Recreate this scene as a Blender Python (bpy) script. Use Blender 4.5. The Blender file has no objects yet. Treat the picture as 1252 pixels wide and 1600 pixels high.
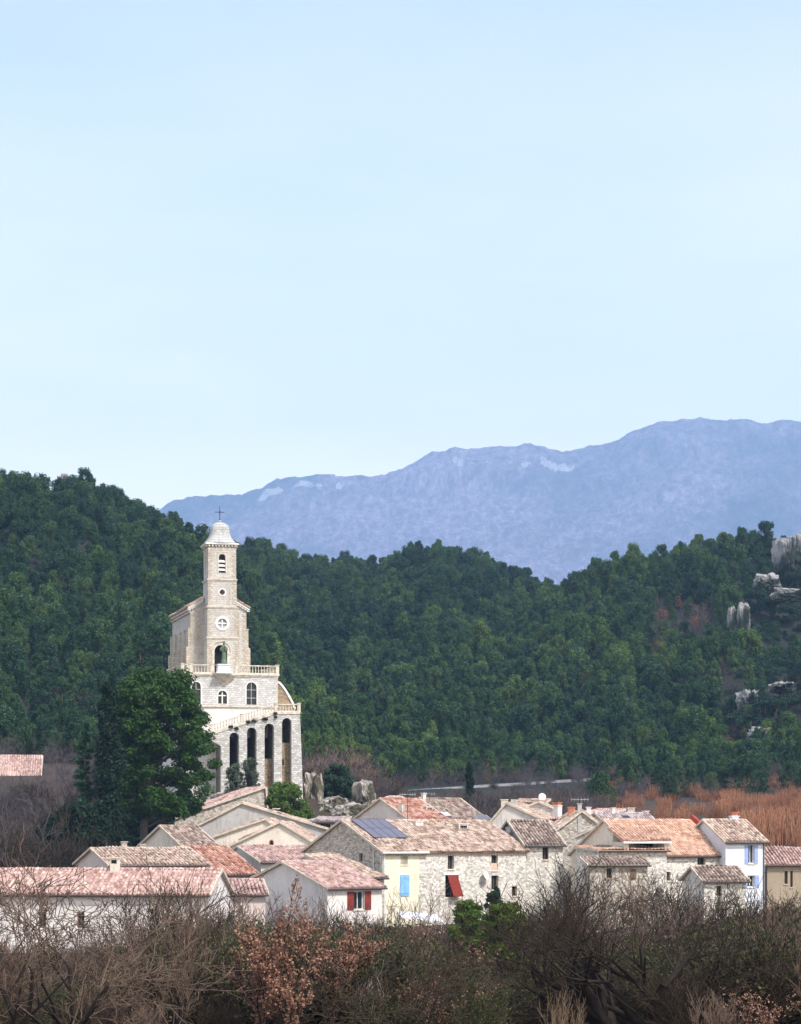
import bpy, bmesh, math, random
import numpy as np
from mathutils import Vector, Matrix, noise
from mathutils.geometry import tessellate_polygon
R = math.radians
random.seed(7)
F = 3740.0; HZ = 1300.0; CX = 626.0; ZC = 9.0          # focal length in photo pixels, horizon row, centre column, eye height
scene = bpy.context.scene
col = scene.collection

# ------------------------------------------------------------------ camera, sky, sun, exposure
cam_d = bpy.data.cameras.new('camera'); cam = bpy.data.objects.new('camera', cam_d); col.objects.link(cam)
cam_d.sensor_fit = 'VERTICAL'; cam_d.sensor_height = 24.0; cam_d.lens = 24.0 * F / 1600.0
cam_d.shift_y = (HZ - 800.0) / 1600.0
cam_d.clip_start = 0.5; cam_d.clip_end = 40000
cam.location = (0, 0, ZC); cam.rotation_euler = (R(90), 0, 0)
scene.camera = cam

SUN_EL, SUN_AZ = 46.0, 140.0            # azimuth clockwise from +Y
world = bpy.data.worlds.new('World'); scene.world = world; world.use_nodes = True
nt = world.node_tree; nt.nodes.clear()
wo = nt.nodes.new('ShaderNodeOutputWorld'); bg = nt.nodes.new('ShaderNodeBackground')
sky = nt.nodes.new('ShaderNodeTexSky'); sky.sky_type = 'NISHITA'; sky.sun_disc = False
sky.sun_elevation = R(SUN_EL); sky.sun_rotation = R(SUN_AZ); sky.altitude = 300
sky.air_density = 1.0; sky.dust_density = 1.5; sky.ozone_density = 1.5
tc = nt.nodes.new('ShaderNodeTexCoord'); mp = nt.nodes.new('ShaderNodeMapping')
mp.inputs['Scale'].default_value = (2.2, 2.2, 9.0); mp.inputs['Rotation'].default_value = (0, R(6), 0)
cn = nt.nodes.new('ShaderNodeTexNoise'); cn.inputs['Scale'].default_value = 1.3; cn.inputs['Detail'].default_value = 6; cn.inputs['Roughness'].default_value = 0.5
cr = nt.nodes.new('ShaderNodeMapRange'); cr.inputs[1].default_value = 0.32; cr.inputs[2].default_value = 0.72
cr.inputs[3].default_value = 0.58; cr.inputs[4].default_value = 0.94
mix = nt.nodes.new('ShaderNodeMix'); mix.data_type = 'RGBA'; mix.inputs[7].default_value = (6.35, 7.75, 8.7, 1)   # thin high cloud
nt.links.new(tc.outputs['Generated'], mp.inputs[0]); nt.links.new(mp.outputs[0], cn.inputs['Vector'])
nt.links.new(cn.outputs['Fac'], cr.inputs[0]); nt.links.new(cr.outputs[0], mix.inputs[0])
sxz = nt.nodes.new('ShaderNodeSeparateXYZ'); nt.links.new(tc.outputs['Generated'], sxz.inputs[0])
cr2 = nt.nodes.new('ShaderNodeValToRGB'); e = cr2.color_ramp.elements        # colour of the thin cloud by height; unseen upper dome whitened for neutral fill
for i, (p, c) in enumerate([(0.0, (2.4, 2.1, 1.5)), (.10, (2.2, 1.9, 1.45)), (.20, (1.36, 1.29, 1.18)), (.34, (.66, .73, .92)), (.55, (.76, .78, .80)), (.9, (.70, .71, .72))]):
    if i > 1: e.new(p)
    e[i].position = p; e[i].color = (*c, 1)
sc_ = nt.nodes.new('ShaderNodeVectorMath'); sc_.operation = 'SCALE'; sc_.inputs[3].default_value = 5.0
nt.links.new(sxz.outputs[2], cr2.inputs[0]); nt.links.new(cr2.outputs[0], sc_.inputs[0]); nt.links.new(sc_.outputs[0], mix.inputs[7])
nt.links.new(sky.outputs[0], mix.inputs[6]); nt.links.new(mix.outputs[2], bg.inputs[0])
bg.inputs[1].default_value = 0.10
nt.links.new(bg.outputs[0], wo.inputs[0])

sd = bpy.data.lights.new('sun', 'SUN'); so = bpy.data.objects.new('sun', sd); col.objects.link(so)
sd.energy = 1.9; sd.angle = R(8); sd.color = (1.0, 0.96, 0.91)
sv = Vector((math.sin(R(SUN_AZ)) * math.cos(R(SUN_EL)), math.cos(R(SUN_AZ)) * math.cos(R(SUN_EL)), math.sin(R(SUN_EL))))
so.rotation_euler = (-sv).to_track_quat('-Z', 'Y').to_euler(); so.location = (0, -50, 200)
scene.view_settings.view_transform = 'Standard'; scene.view_settings.look = 'None'
scene.view_settings.gamma = 1.0; scene.view_settings.use_curve_mapping = False
scene.view_settings.exposure = 1.5
scene.render.engine = 'CYCLES'
scene.cycles.max_bounces = 5; scene.cycles.diffuse_bounces = 2; scene.cycles.volume_bounces = 1
scene.cycles.transparent_max_bounces = 8

# ------------------------------------------------------------------ helpers
def link(o, parent=None):
    col.objects.link(o)
    if parent is not None: o.parent = parent
    return o
def tag(o, label=None, cat=None, group=None, kind=None):
    if label: o['label'] = label
    if cat: o['category'] = cat
    if group: o['group'] = group
    if kind: o['kind'] = kind
    return o
def empty(name, loc=(0, 0, 0), rz=0.0, label=None, cat=None, group=None):
    o = bpy.data.objects.new(name, None); o.empty_display_size = 0.5
    o.location = loc; o.rotation_euler = (0, 0, rz); link(o)
    return tag(o, label, cat, group)
def at(px, py, Y):
    return Vector(((px - CX) / F * Y, Y, ZC - (py - HZ) / F * Y))
def xof(px, Y): return (px - CX) / F * Y
def zof(py, Y): return ZC - (py - HZ) / F * Y

class MB:
    def __init__(s): s.v = []; s.f = []; s.m = []; s.uv = []; s.sm = []
    def add(s, vs, fs, mi=0, uv=(0, 0), smooth=False):
        b = len(s.v); s.v += [tuple(v) for v in vs]
        for f in fs: s.f.append(tuple(b + i for i in f)); s.m.append(mi); s.uv.append(uv); s.sm.append(smooth)
    def box(s, a, b, mi=0, uv=(0, 0), M=None):
        x0, y0, z0 = a; x1, y1, z1 = b
        vs = [(x0,y0,z0),(x1,y0,z0),(x1,y1,z0),(x0,y1,z0),(x0,y0,z1),(x1,y0,z1),(x1,y1,z1),(x0,y1,z1)]
        if M: vs = [M @ Vector(v) for v in vs]
        s.add(vs, [(0,3,2,1),(4,5,6,7),(0,1,5,4),(1,2,6,5),(2,3,7,6),(3,0,4,7)], mi, uv)
    def beam(s, p, q, w, h, mi=0):
        p = Vector(p); q = Vector(q); d = (q - p); L = d.length; d.normalize()
        up = Vector((0, 0, 1)) if abs(d.z) < .95 else Vector((0, 1, 0))
        a = d.cross(up).normalized() * w / 2; b = a.cross(d).normalized() * h / 2
        vs = [p-a-b, p+a-b, p+a+b, p-a+b, q-a-b, q+a-b, q+a+b, q-a+b]
        s.add(vs, [(0,1,2,3),(7,6,5,4),(0,4,5,1),(1,5,6,2),(2,6,7,3),(3,7,4,0)], mi)
    def tube(s, p, q, r0, r1, n=8, mi=0, caps=True):
        p = Vector(p); q = Vector(q); d = (q - p).normalized()
        up = Vector((0, 0, 1)) if abs(d.z) < .9 else Vector((1, 0, 0))
        a = d.cross(up).normalized(); b = a.cross(d)
        vs = []
        for c, r in ((p, r0), (q, r1)):
            for i in range(n):
                t = 2 * math.pi * i / n; vs.append(c + a * math.cos(t) * r + b * math.sin(t) * r)
        fs = [(i, i + n, (i + 1) % n + n, (i + 1) % n) for i in range(n)]
        s.add(vs, fs, mi, smooth=n > 6)
        if caps: s.add(vs, [tuple(range(n)), tuple(range(2 * n - 1, n - 1, -1))], mi)
    def lathe(s, c, prof, n=12, mi=0, e=2.0, smooth=True):
        vs = []
        for r, z in prof:
            for i in range(n):
                t = 2 * math.pi * (i + .5) / n; ct, st = math.cos(t), math.sin(t)
                k = (abs(ct) ** e + abs(st) ** e) ** (-1 / e)
                vs.append((c[0] + r * k * ct, c[1] + r * k * st, c[2] + z))
        fs = []
        for j in range(len(prof) - 1):
            for i in range(n):
                fs.append((j*n+i, j*n+(i+1)%n, (j+1)*n+(i+1)%n, (j+1)*n+i))
        s.add(vs, fs, mi, smooth=smooth)
        s.add(vs[:n], [tuple(range(n-1, -1, -1))], mi); s.add(vs[-n:], [tuple(range(n))], mi)
    def slab(s, outer, holes, M, th, mi=0):
        """solid panel from a 2-D outline with holes; M maps (u, depth, v) to the parent's frame"""
        def area(p): return sum(p[i][0]*p[(i+1)%len(p)][1]-p[(i+1)%len(p)][0]*p[i][1] for i in range(len(p)))
        if area(outer) < 0: outer = outer[::-1]
        hs = [h[::-1] if area(h) > 0 else h for h in holes]
        loops = [outer] + hs
        flat = [p for l in loops for p in l]
        tris = tessellate_polygon([[Vector((p[0], p[1], 0)) for p in l] for l in loops])
        n = len(flat)
        vs = [M @ Vector((p[0], 0, p[1])) for p in flat] + [M @ Vector((p[0], th, p[1])) for p in flat]
        fs = []
        for t in tris:
            a, b, c = [flat[i] for i in t]
            cr_ = (b[0]-a[0])*(c[1]-a[1])-(b[1]-a[1])*(c[0]-a[0])
            if abs(cr_) < 1e-9: continue
            t = tuple(t) if cr_ > 0 else tuple(t)[::-1]
            fs.append(t); fs.append(tuple(i + n for i in t[::-1]))
        b = 0
        for l in loops:
            k = len(l)
            for i in range(k):
                j = (i + 1) % k; fs.append((b+j, b+i, b+i+n, b+j+n))
            b += k
        s.add(vs, fs, mi)
    def build(s, name, mats, parent=None, label=None):
        me = bpy.data.meshes.new(name); me.from_pydata(s.v, [], s.f)
        if not isinstance(mats, (list, tuple)): mats = [mats]
        for m in mats: me.materials.append(m)
        me.polygons.foreach_set('material_index', s.m)
        me.polygons.foreach_set('use_smooth', s.sm)
        uvl = me.uv_layers.new(name='UVMap')
        cnt = [len(f) for f in s.f]
        arr = np.repeat(np.array(s.uv, dtype=np.float32).reshape(-1, 2), cnt, axis=0).ravel()
        uvl.data.foreach_set('uv', arr)
        me.update()
        o = bpy.data.objects.new(name, me); link(o, parent)
        if label: o['label'] = label
        return o
I4 = Matrix.Identity(4)
def npmesh(name, V, Fa, mats, mi=None):
    """quick mesh from numpy: Fa has a fixed number of corners"""
    me = bpy.data.meshes.new(name); n, k = Fa.shape
    me.vertices.add(len(V)); me.vertices.foreach_set('co', V.astype(np.float32).ravel())
    me.loops.add(n * k); me.loops.foreach_set('vertex_index', Fa.astype(np.int32).ravel())
    me.polygons.add(n); me.polygons.foreach_set('loop_start', np.arange(0, n * k, k, dtype=np.int32))
    me.polygons.foreach_set('loop_total', np.full(n, k, dtype=np.int32))
    for m in mats: me.materials.append(m)
    if mi is not None: me.polygons.foreach_set('material_index', mi.astype(np.int32))
    me.update(calc_edges=True); me.validate()
    return me
def arch(u0, u1, v0, v1, n=10):
    """outline of an opening with a round head, top at v1"""
    r = (u1 - u0) / 2; c = (u0 + u1) / 2; vs = v1 - r
    p = [(u0, v0), (u1, v0)]
    for i in range(n + 1):
        t = math.pi * i / n; p.append((c + r * math.cos(t), vs + r * math.sin(t)))
    return p
def rect(u0, u1, v0, v1): return [(u0, v0), (u1, v0), (u1, v1), (u0, v1)]
def circ(c, v, r, n=20): return [(c + r*math.cos(2*math.pi*i/n), v + r*math.sin(2*math.pi*i/n)) for i in range(n)]

class Frame:
    """a building's own axes: x along its front, y into its depth"""
    def __init__(s, px, Y, rot):
        s.X0 = xof(px, Y); s.Y0 = Y; s.a = R(rot); s.c = math.cos(s.a); s.s = math.sin(s.a)
    def lx(s, px, ly=0.0):
        k = (px - CX) / F
        return (k * (s.Y0 + ly * s.c) - s.X0 + ly * s.s) / (s.c - k * s.s)
    def ly(s, px, lx=0.0):
        k = (px - CX) / F
        return (s.X0 + lx * s.c - k * (s.Y0 + lx * s.s)) / (s.s + k * s.c)
    def z(s, py, lx=0.0, ly=0.0):
        return ZC - (py - HZ) / F * (s.Y0 + lx * s.s + ly * s.c)

# ------------------------------------------------------------------ materials
class NT:
    def __init__(s, name):
        s.m = bpy.data.materials.new(name); s.m.use_nodes = True; s.t = s.m.node_tree; s.t.nodes.clear()
        s.o = s.n('ShaderNodeOutputMaterial'); s.b = s.n('ShaderNodeBsdfPrincipled')
        s.l(s.b.outputs[0], s.o.inputs[0]); s.b.inputs['Roughness'].default_value = .9
        s.b.inputs['Specular IOR Level'].default_value = .25
    def n(s, k, **kw):
        x = s.t.nodes.new(k)
        for a, b in kw.items(): setattr(x, a, b)
        return x
    def l(s, a, b): s.t.links.new(a, b)
    def coord(s, out='Object', scale=(1, 1, 1)):
        c = s.n('ShaderNodeTexCoord'); m = s.n('ShaderNodeMapping'); m.inputs['Scale'].default_value = scale
        s.l(c.outputs[out], m.inputs[0]); return m.outputs[0]
    def noise(s, vec, scale, detail=4, rough=.55):
        x = s.n('ShaderNodeTexNoise'); x.inputs['Scale'].default_value = scale; x.inputs['Detail'].default_value = detail
        x.inputs['Roughness'].default_value = rough; s.l(vec, x.inputs['Vector']); return x.outputs['Fac']
    def ramp(s, fac, stops):
        x = s.n('ShaderNodeValToRGB'); e = x.color_ramp.elements
        while len(e) < len(stops): e.new(.5)
        for i, (p, c) in enumerate(stops): e[i].position = p; e[i].color = (*c, 1) if len(c) == 3 else c
        s.l(fac, x.inputs[0]); return x.outputs[0]
    def mix(s, fac, a, b, mode='MIX'):
        x = s.n('ShaderNodeMix', data_type='RGBA', blend_type=mode)
        for i, v in ((0, fac), (6, a), (7, b)):
            if hasattr(v, 'is_linked'): s.l(v, x.inputs[i])
            elif isinstance(v, (int, float)): x.inputs[i].default_value = v
            else: x.inputs[i].default_value = (*v, 1)
        return x.outputs[2]
    def mr(s, v, a, b, c=0, d=1):
        x = s.n('ShaderNodeMapRange'); s.l(v, x.inputs[0])
        for i, k in enumerate((a, b, c, d)): x.inputs[i + 1].default_value = k
        return x.outputs[0]
    def bump(s, h, dist, strength=1.0):
        x = s.n('ShaderNodeBump'); x.inputs['Distance'].default_value = dist; x.inputs['Strength'].default_value = strength
        s.l(h, x.inputs['Height']); s.l(x.outputs[0], s.b.inputs['Normal'])
    def color(s, c):
        if hasattr(c, 'is_linked'): s.l(c, s.b.inputs['Base Color'])
        else: s.b.inputs['Base Color'].default_value = (*c, 1)
        return s.m
def mul(c, k): return tuple(min(1, x * k) for x in c)

def plain(name, c, rough=.6, metal=0, var=.15):
    t = NT(name); t.b.inputs['Roughness'].default_value = rough; t.b.inputs['Metallic'].default_value = metal
    f = t.noise(t.coord(), 2.5, 5)
    return t.color(t.ramp(f, [(.3, mul(c, 1 - var)), (.7, mul(c, 1 + var))]))
def plaster(name, c, stain=(.25, .22, .18), amt=.55, rubble=0.0):
    """old render: broad stains, streaks that run down, patches where the rubble shows"""
    t = NT(name); v = t.coord(); vs = t.coord(scale=(1.6, 1.6, .25))
    n1 = t.noise(v, .35, 6, .6); n2 = t.noise(vs, 1.4, 6, .65); n3 = t.noise(v, 6, 4)
    base = t.mix(t.mr(n1, .35, .7), mul(c, .9), mul(c, 1.1))
    base = t.mix(t.mr(n2, .52, .78, 0, amt), base, stain)
    base = t.mix(t.mr(n3, .45, .75, 0, .35), base, mul(c, .55)); n4 = t.noise(v, 1.7, 7, .7); base = t.mix(t.mr(n4, .5, .7, 0, .4), base, mul(stain, 1.4))
    h = n3
    if rubble > 0:
        vo = t.n('ShaderNodeTexVoronoi'); vo.inputs['Scale'].default_value = 3.6; vm = t.coord(scale=(1, 1, 1.7)); t.l(vm, vo.inputs['Vector'])
        vd = t.n('ShaderNodeTexVoronoi', feature='DISTANCE_TO_EDGE'); vd.inputs['Scale'].default_value = 3.6; t.l(vm, vd.inputs['Vector'])
        bw = t.n('ShaderNodeRGBToBW'); t.l(vo.outputs['Color'], bw.inputs[0])
        st = t.ramp(bw.outputs[0], [(.15, mul(c, .5)), (.5, mul(c, .88)), (.85, mul(c, 1.12))])
        st = t.mix(t.mr(vd.outputs[0], 0, .07, .75, 0), st, mul(c, .45))
        pm = t.mr(t.noise(v, .8, 5, .6), .5 - .3 * rubble, .62 - .3 * rubble) if rubble < 1 else 1.0
        base = t.mix(pm, base, st); h = vd.outputs[0]
    t.bump(h, .05, .7)
    return t.color(base)
def ashlar(name, c, bw_=.62, bh=.3, mortar=.5, contrast=.3, stain=.4):
    """coursed dressed stone"""
    t = NT(name)
    tc_ = t.n('ShaderNodeTexCoord'); sx = t.n('ShaderNodeSeparateXYZ'); t.l(tc_.outputs['Object'], sx.inputs[0])
    ad = t.n('ShaderNodeMath', operation='ADD'); t.l(sx.outputs[0], ad.inputs[0]); t.l(sx.outputs[1], ad.inputs[1])
    cb = t.n('ShaderNodeCombineXYZ'); 
    w1 = t.noise(t.coord(), .9, 3); w2 = t.noise(t.coord(), 3.1, 3); aw = t.n('ShaderNodeMath', operation='MULTIPLY_ADD'); t.l(w2, aw.inputs[0]); aw.inputs[1].default_value = .5; t.l(ad.outputs[0], aw.inputs[2])
    az_ = t.n('ShaderNodeMath', operation='MULTIPLY_ADD'); t.l(w1, az_.inputs[0]); az_.inputs[1].default_value = .5; t.l(sx.outputs[2], az_.inputs[2])
    t.l(aw.outputs[0], cb.inputs[0]); t.l(az_.outputs[0], cb.inputs[1])
    br = t.n('ShaderNodeTexBrick'); t.l(cb.outputs[0], br.inputs['Vector'])
    br.inputs['Scale'].default_value = 1; br.inputs['Brick Width'].default_value = bw_; br.inputs['Row Height'].default_value = bh
    br.inputs['Mortar Size'].default_value = .03; br.inputs['Mortar Smooth'].default_value = .3
    br.inputs['Color1'].default_value = (*mul(c, 1 + contrast * .4), 1); br.inputs['Color2'].default_value = (*mul(c, 1 - contrast), 1)
    br.inputs['Mortar'].default_value = (*mul(c, mortar), 1)
    v = t.coord(); n1 = t.noise(v, .5, 7, .65); n2 = t.noise(t.coord(scale=(1.5, 1.5, .3)), 1.1, 6, .65); n3 = t.noise(v, 5, 5, .6)
    base = t.mix(t.mr(n1, .5, .8, 0, stain), br.outputs['Color'], mul(c, .5))
    base = t.mix(t.mr(n2, .52, .78, 0, stain), base, (c[0]*.6, c[1]*.5, c[2]*.38))
    base = t.mix(t.mr(n3, .5, .72, 0, .35), base, mul(c, .55))
    t.bump(br.outputs['Fac'], -.04, .8)
    return t.color(base)
def tiles(name, stops, lichen=(.42, .36, .28), la=.5):
    """per-tile colour: every canal tile carries its own UV point"""
    t = NT(name); uv = t.n('ShaderNodeTexCoord')
    wn = t.n('ShaderNodeTexWhiteNoise', noise_dimensions='2D'); t.l(uv.outputs['UV'], wn.inputs['Vector'])
    c = t.ramp(wn.outputs['Value'], stops)
    v = t.coord(); n1 = t.noise(v, .9, 6, .65); n2 = t.noise(v, 7, 4, .6)
    c = t.mix(t.mr(n1, .48, .7, 0, la), c, lichen)
    n3 = t.noise(v, 2.3, 5, .7); c = t.mix(t.mr(n3, .5, .68, 0, .55), c, mul(stops[0][1], .55)); c = t.mix(t.mr(n3, .5, .3, 0, .45), c, mul(stops[-1][1], 1.1))
    c = t.mix(t.mr(n2, .5, .75, 0, .4), c, mul(stops[0][1], .5))
    t.bump(n2, .02, .5)
    return t.color(c)
def leafmat(name, c1, c2, c3, hue=.25, trans=.25, drift=False):
    """foliage: each tree a little different, each leaf a little different"""
    t = NT(name); t.b.inputs['Roughness'].default_value = .65
    oi = t.n('ShaderNodeObjectInfo'); g = t.n('ShaderNodeNewGeometry')
    a = t.ramp(oi.outputs['Random'], [(0, c1), (.5, c2), (1, c3)])
    b = t.ramp(g.outputs['Random Per Island'], [(0, (.55, .55, .55)), (1, (1.45, 1.45, 1.45))])
    c = t.mix(1.0, a, b, 'MULTIPLY')
    if drift:
        f = t.noise(g.outputs['Position'], .022, 3)
        c = t.mix(1.0, c, t.ramp(f, [(.35, (.66, .80, .95)), (.5, (1, 1, 1)), (.66, (1.5, 1.32, .8))]), 'MULTIPLY')
    t.color(c)
    tr = t.n('ShaderNodeBsdfTranslucent'); t.l(c, tr.inputs[0]); ms = t.n('ShaderNodeMixShader'); ms.inputs[0].default_value = trans
    t.l(t.b.outputs[0], ms.inputs[1]); t.l(tr.outputs[0], ms.inputs[2]); t.l(ms.outputs[0], t.o.inputs[0])
    return t.m
def barkmat(name, c1, c2):
    t = NT(name); oi = t.n('ShaderNodeObjectInfo')
    n = t.noise(t.coord(), 3, 4)
    a = t.ramp(oi.outputs['Random'], [(0, c1), (1, c2)])
    return t.color(t.mix(t.mr(n, .3, .7, 0, .6), a, mul(c1, .6)))

M = {}
M['limestone'] = ashlar('limestone', (.62, .575, .52), .5, .27, .84, .12, .75)
M['quoin'] = ashlar('quoin_stone', (.62, .54, .44), .45, .3, .7, .2, .6)
M['block'] = ashlar('block_masonry', (.70, .67, .64), .5, .25, .6, .24, .5)
M['rubble_church'] = ashlar('arcade_masonry', (.68, .645, .60), .42, .24, .55, .38, .6)
M['trim'] = plain('dressed_trim', (.60, .53, .44), .85, 0, .3)
M['white_stone'] = plain('white_stone', (.78, .76, .72), .8, 0, .1)
M['dome'] = ashlar('dome_stone', (.54, .53, .51), .5, .34, .6, .15, .6)
M['tan_wall'] = plaster('tan_wall', (.36, .27, .17), rubble=.6)
M['tan_shade'] = plaster('vault_shade_masonry', (.22, .17, .12), rubble=.6)  # darkened copy of the tan wall, standing for shade inside the vaults
M['church_plaster'] = plaster('church_plaster', (.74, .70, .65), amt=.35)
M['iron'] = plain('wrought_iron', (.045, .05, .06), .5, .5)
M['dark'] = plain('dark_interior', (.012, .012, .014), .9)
M['glass'] = plain('window_glass', (.02, .025, .03), .12)
M['grey_glass'] = plain('leaded_glass', (.42, .4, .36), .3)
M['bronze'] = plain('green_bronze', (.13, .17, .10), .55, .3, .3)
M['statue_white'] = plain('painted_pedestal', (.8, .8, .8), .6, 0, .05)
M['cream'] = plaster('cream_render', (.76, .68, .57), (.38, .31, .25), .8)
M['pale'] = plaster('pale_render', (.72, .66, .60), (.36, .30, .26), .85)
M['white'] = plaster('white_render', (.74, .68, .64), (.42, .35, .31), .6)
M['bluewhite'] = plaster('bluish_white_render', (.74, .76, .82), (.5, .48, .45), .3)
M['pink'] = plaster('pink_render', (.68, .56, .50), (.40, .3, .26), .55)
M['grey'] = plaster('grey_render', (.50, .47, .44), (.2, .17, .15), .75)
M['yellow'] = plaster('yellow_render', (.80, .73, .56), (.52, .43, .32), .45)
M['stone'] = plaster('rubble_stone', (.56, .49, .41), rubble=1.0)
M['stonepale'] = plaster('pale_rubble_stone', (.74, .68, .60), amt=.7, rubble=.55)
M['brownwall'] = plaster('brown_render', (.40, .32, .23), (.2, .16, .11), .6)
M['t_pink'] = tiles('pink_tiles', [(0, (.22, .11, .09)), (.3, (.42, .24, .20)), (.65, (.60, .39, .34)), (1, (.76, .58, .51))], (.54, .43, .39), .4)
M['t_red'] = tiles('red_tiles', [(0, (.16, .06, .04)), (.35, (.40, .15, .10)), (.7, (.57, .29, .21)), (1, (.72, .50, .40))], (.5, .38, .31), .4)
M['t_old'] = tiles('old_mixed_tiles', [(0, (.13, .08, .06)), (.28, (.36, .23, .17)), (.62, (.58, .41, .32)), (1, (.78, .64, .53))], (.58, .48, .40), .5)
M['t_brown'] = tiles('brown_tiles', [(0, (.08, .05, .04)), (.35, (.24, .16, .125)), (.75, (.42, .30, .24)), (1, (.62, .50, .42))], (.42, .36, .30), .5)
M['t_orange'] = tiles('orange_tiles', [(0, (.36, .17, .10)), (.35, (.58, .33, .22)), (.75, (.70, .45, .33)), (1, (.80, .60, .47))], (.68, .50, .40), .4)
M['t_grey'] = tiles('grey_violet_tiles', [(0, (.17, .12, .12)), (.4, (.42, .34, .33)), (1, (.72, .63, .60))], (.5, .44, .42), .5)
M['mortar'] = plain('roof_mortar', (.55, .47, .38), .9, 0, .25)
M['gutter'] = plain('zinc_gutter', (.07, .06, .06), .5, .3)
M['pipe_white'] = plain('white_pipe', (.75, .74, .7), .5)
M['wood'] = plain('old_wood', (.16, .10, .06), .8)
M['blue'] = plain('sky_blue_paint', (.22, .46, .80), .6, 0, .08)
M['lav'] = plain('lavender_blue_paint', (.30, .38, .66), .6, 0, .08)
M['redp'] = plain('dark_red_paint', (.20, .03, .02), .6, 0, .2)
M['redcloth'] = plain('red_awning_cloth', (.20, .028, .018), .8, 0, .15)
M['redcoping'] = plain('red_coping', (.38, .05, .03), .6)
M['solar'] = plain('solar_cells', (.13, .12, .16), .22, 0, .1)
M['alu'] = plain('aluminium', (.6, .6, .62), .35, .8)
M['dish'] = plain('white_dish', (.82, .82, .82), .4)
M['brick'] = plain('brick_pot', (.50, .20, .12), .85, 0, .3)
M['asphalt'] = plain('pale_road', (.34, .34, .35), .9)
M['bark'] = barkmat('pine_bark', (.11, .085, .07), (.17, .13, .11))
M['bark_dark'] = barkmat('dark_bark', (.022, .016, .013), (.04, .028, .022))
M['bark_mauve'] = barkmat('mauve_twigs', (.12, .078, .056), (.25, .168, .125))
M['bark_brown'] = barkmat('brown_twigs', (.028, .02, .012), (.085, .058, .036))
M['bark_pale'] = barkmat('pale_wood', (.42, .36, .32), (.5, .44, .4))
M['bark_grey'] = barkmat('grey_twigs', (.085, .072, .076), (.15, .12, .12))
M['osier'] = barkmat('orange_osier_shoots', (.24, .10, .055), (.50, .24, .13))
M['pine_leaf'] = leafmat('pine_needles', (.020, .052, .026), (.040, .092, .034), (.088, .150, .042), drift=True)
M['bigpine_leaf'] = leafmat('big_pine_needles', (.036, .085, .012), (.036, .085, .012), (.036, .085, .012))
M['cypress_leaf'] = leafmat('cypress_leaves', (.010, .028, .012), (.012, .03, .012), (.014, .034, .014))
M['fir_leaf'] = leafmat('fir_needles', (.03, .075, .03), (.03, .075, .03), (.03, .075, .03))
M['bright_leaf'] = leafmat('bright_leaves', (.10, .165, .028), (.10, .165, .028), (.10, .165, .028), trans=.35)
M['laurel_leaf'] = leafmat('laurel_leaves', (.095, .145, .02), (.10, .15, .02), (.095, .145, .02), trans=.35)
M['olive_leaf'] = leafmat('olive_leaves', (.09, .12, .07), (.10, .13, .08), (.08, .11, .07))
M['oak_dark'] = leafmat('holm_oak_leaves', (.014, .042, .024), (.022, .055, .03), (.03, .065, .034))
M['dead_leaf'] = leafmat('dry_oak_leaves', (.34, .185, .125), (.34, .18, .12), (.36, .19, .13))
M['bramble'] = leafmat('bramble_leaves', (.045, .06, .018), (.075, .08, .026), (.065, .055, .025))
M['rust_leaf'] = leafmat('rust_leaves', (.24, .10, .06), (.2, .09, .06), (.26, .12, .07))

def rockmat(name, c, veg=None, scale=1.0):
    t = NT(name); v = t.coord(); n1 = t.noise(v, .5 * scale, 8, .65); n2 = t.noise(t.coord(scale=(1, 1, .45)), 1.3 * scale, 6, .7)
    b = t.ramp(n2, [(.32, mul(c, .4)), (.5, mul(c, .85)), (.7, mul(c, 1.15))])
    if veg: b = t.mix(t.mr(n1, .48, .58), b, veg)
    t.bump(n2, .5 / scale, .8)
    return t.color(b)
M['rock'] = rockmat('limestone_rock', (.48, .43, .38), (.10, .09, .06), scale=1.5)
M['cliff'] = rockmat('cliff_rock', (.40, .385, .38), (.025, .035, .025), scale=.5)

# ------------------------------------------------------------------ terrain
def interp(tab, x):
    xs, ys = zip(*tab); return float(np.interp(x, xs, ys))
def sstep(a, b, x):
    t = min(1, max(0, (x - a) / (b - a))); return t * t * (3 - 2 * t)
GROUND = [(-60, 8.2), (0, 7.3), (30, 5.6), (60, 3.6), (90, 1.5), (120, .4), (150, -.2), (215, -.2), (240, .8), (270, 3.5), (300, 7.5), (340, 11.5), (395, 14.5), (420, 16.2), (440, 17.6), (470, 19.2), (520, 20), (800, 21), (9000, 21)]
# hills: ridge line seen from the valley, foot and ridge distances
HILLS = [
 dict(r=[(-1500,740),(-900,700),(-300,725),(0,760),(60,770),(105,785),(130,765),(200,805),(260,832),(320,872),(371,915),(430,985),(500,1070),(600,1180),(700,1290)], yf=395, yr=690, tree=0),
 dict(r=[(-1500,960),(0,930),(200,915),(371,897),(430,893),(480,890),(560,886),(600,896),(622,874),(650,864),(690,864),(745,880),(800,905),(840,917),(900,945),(1000,990),(1252,1010),(2500,1000)], yf=488, yr=930, tree=0),
 dict(r=[(560,1290),(640,1230),(700,1160),(760,1060),(820,950),(850,925),(900,905),(950,888),(1000,875),(1050,868),(1120,852),(1190,838),(1230,846),(1252,840),(1400,812),(1700,780),(2600,760)], yf=482, yr=740, tree=0)]
def prof(t):
    if t <= 0: return 0.0
    if t < 1: return math.sin(math.pi / 2 * t) ** 1.25
    return max(.35, 1 - .25 * (t - 1) ** 2)
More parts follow.
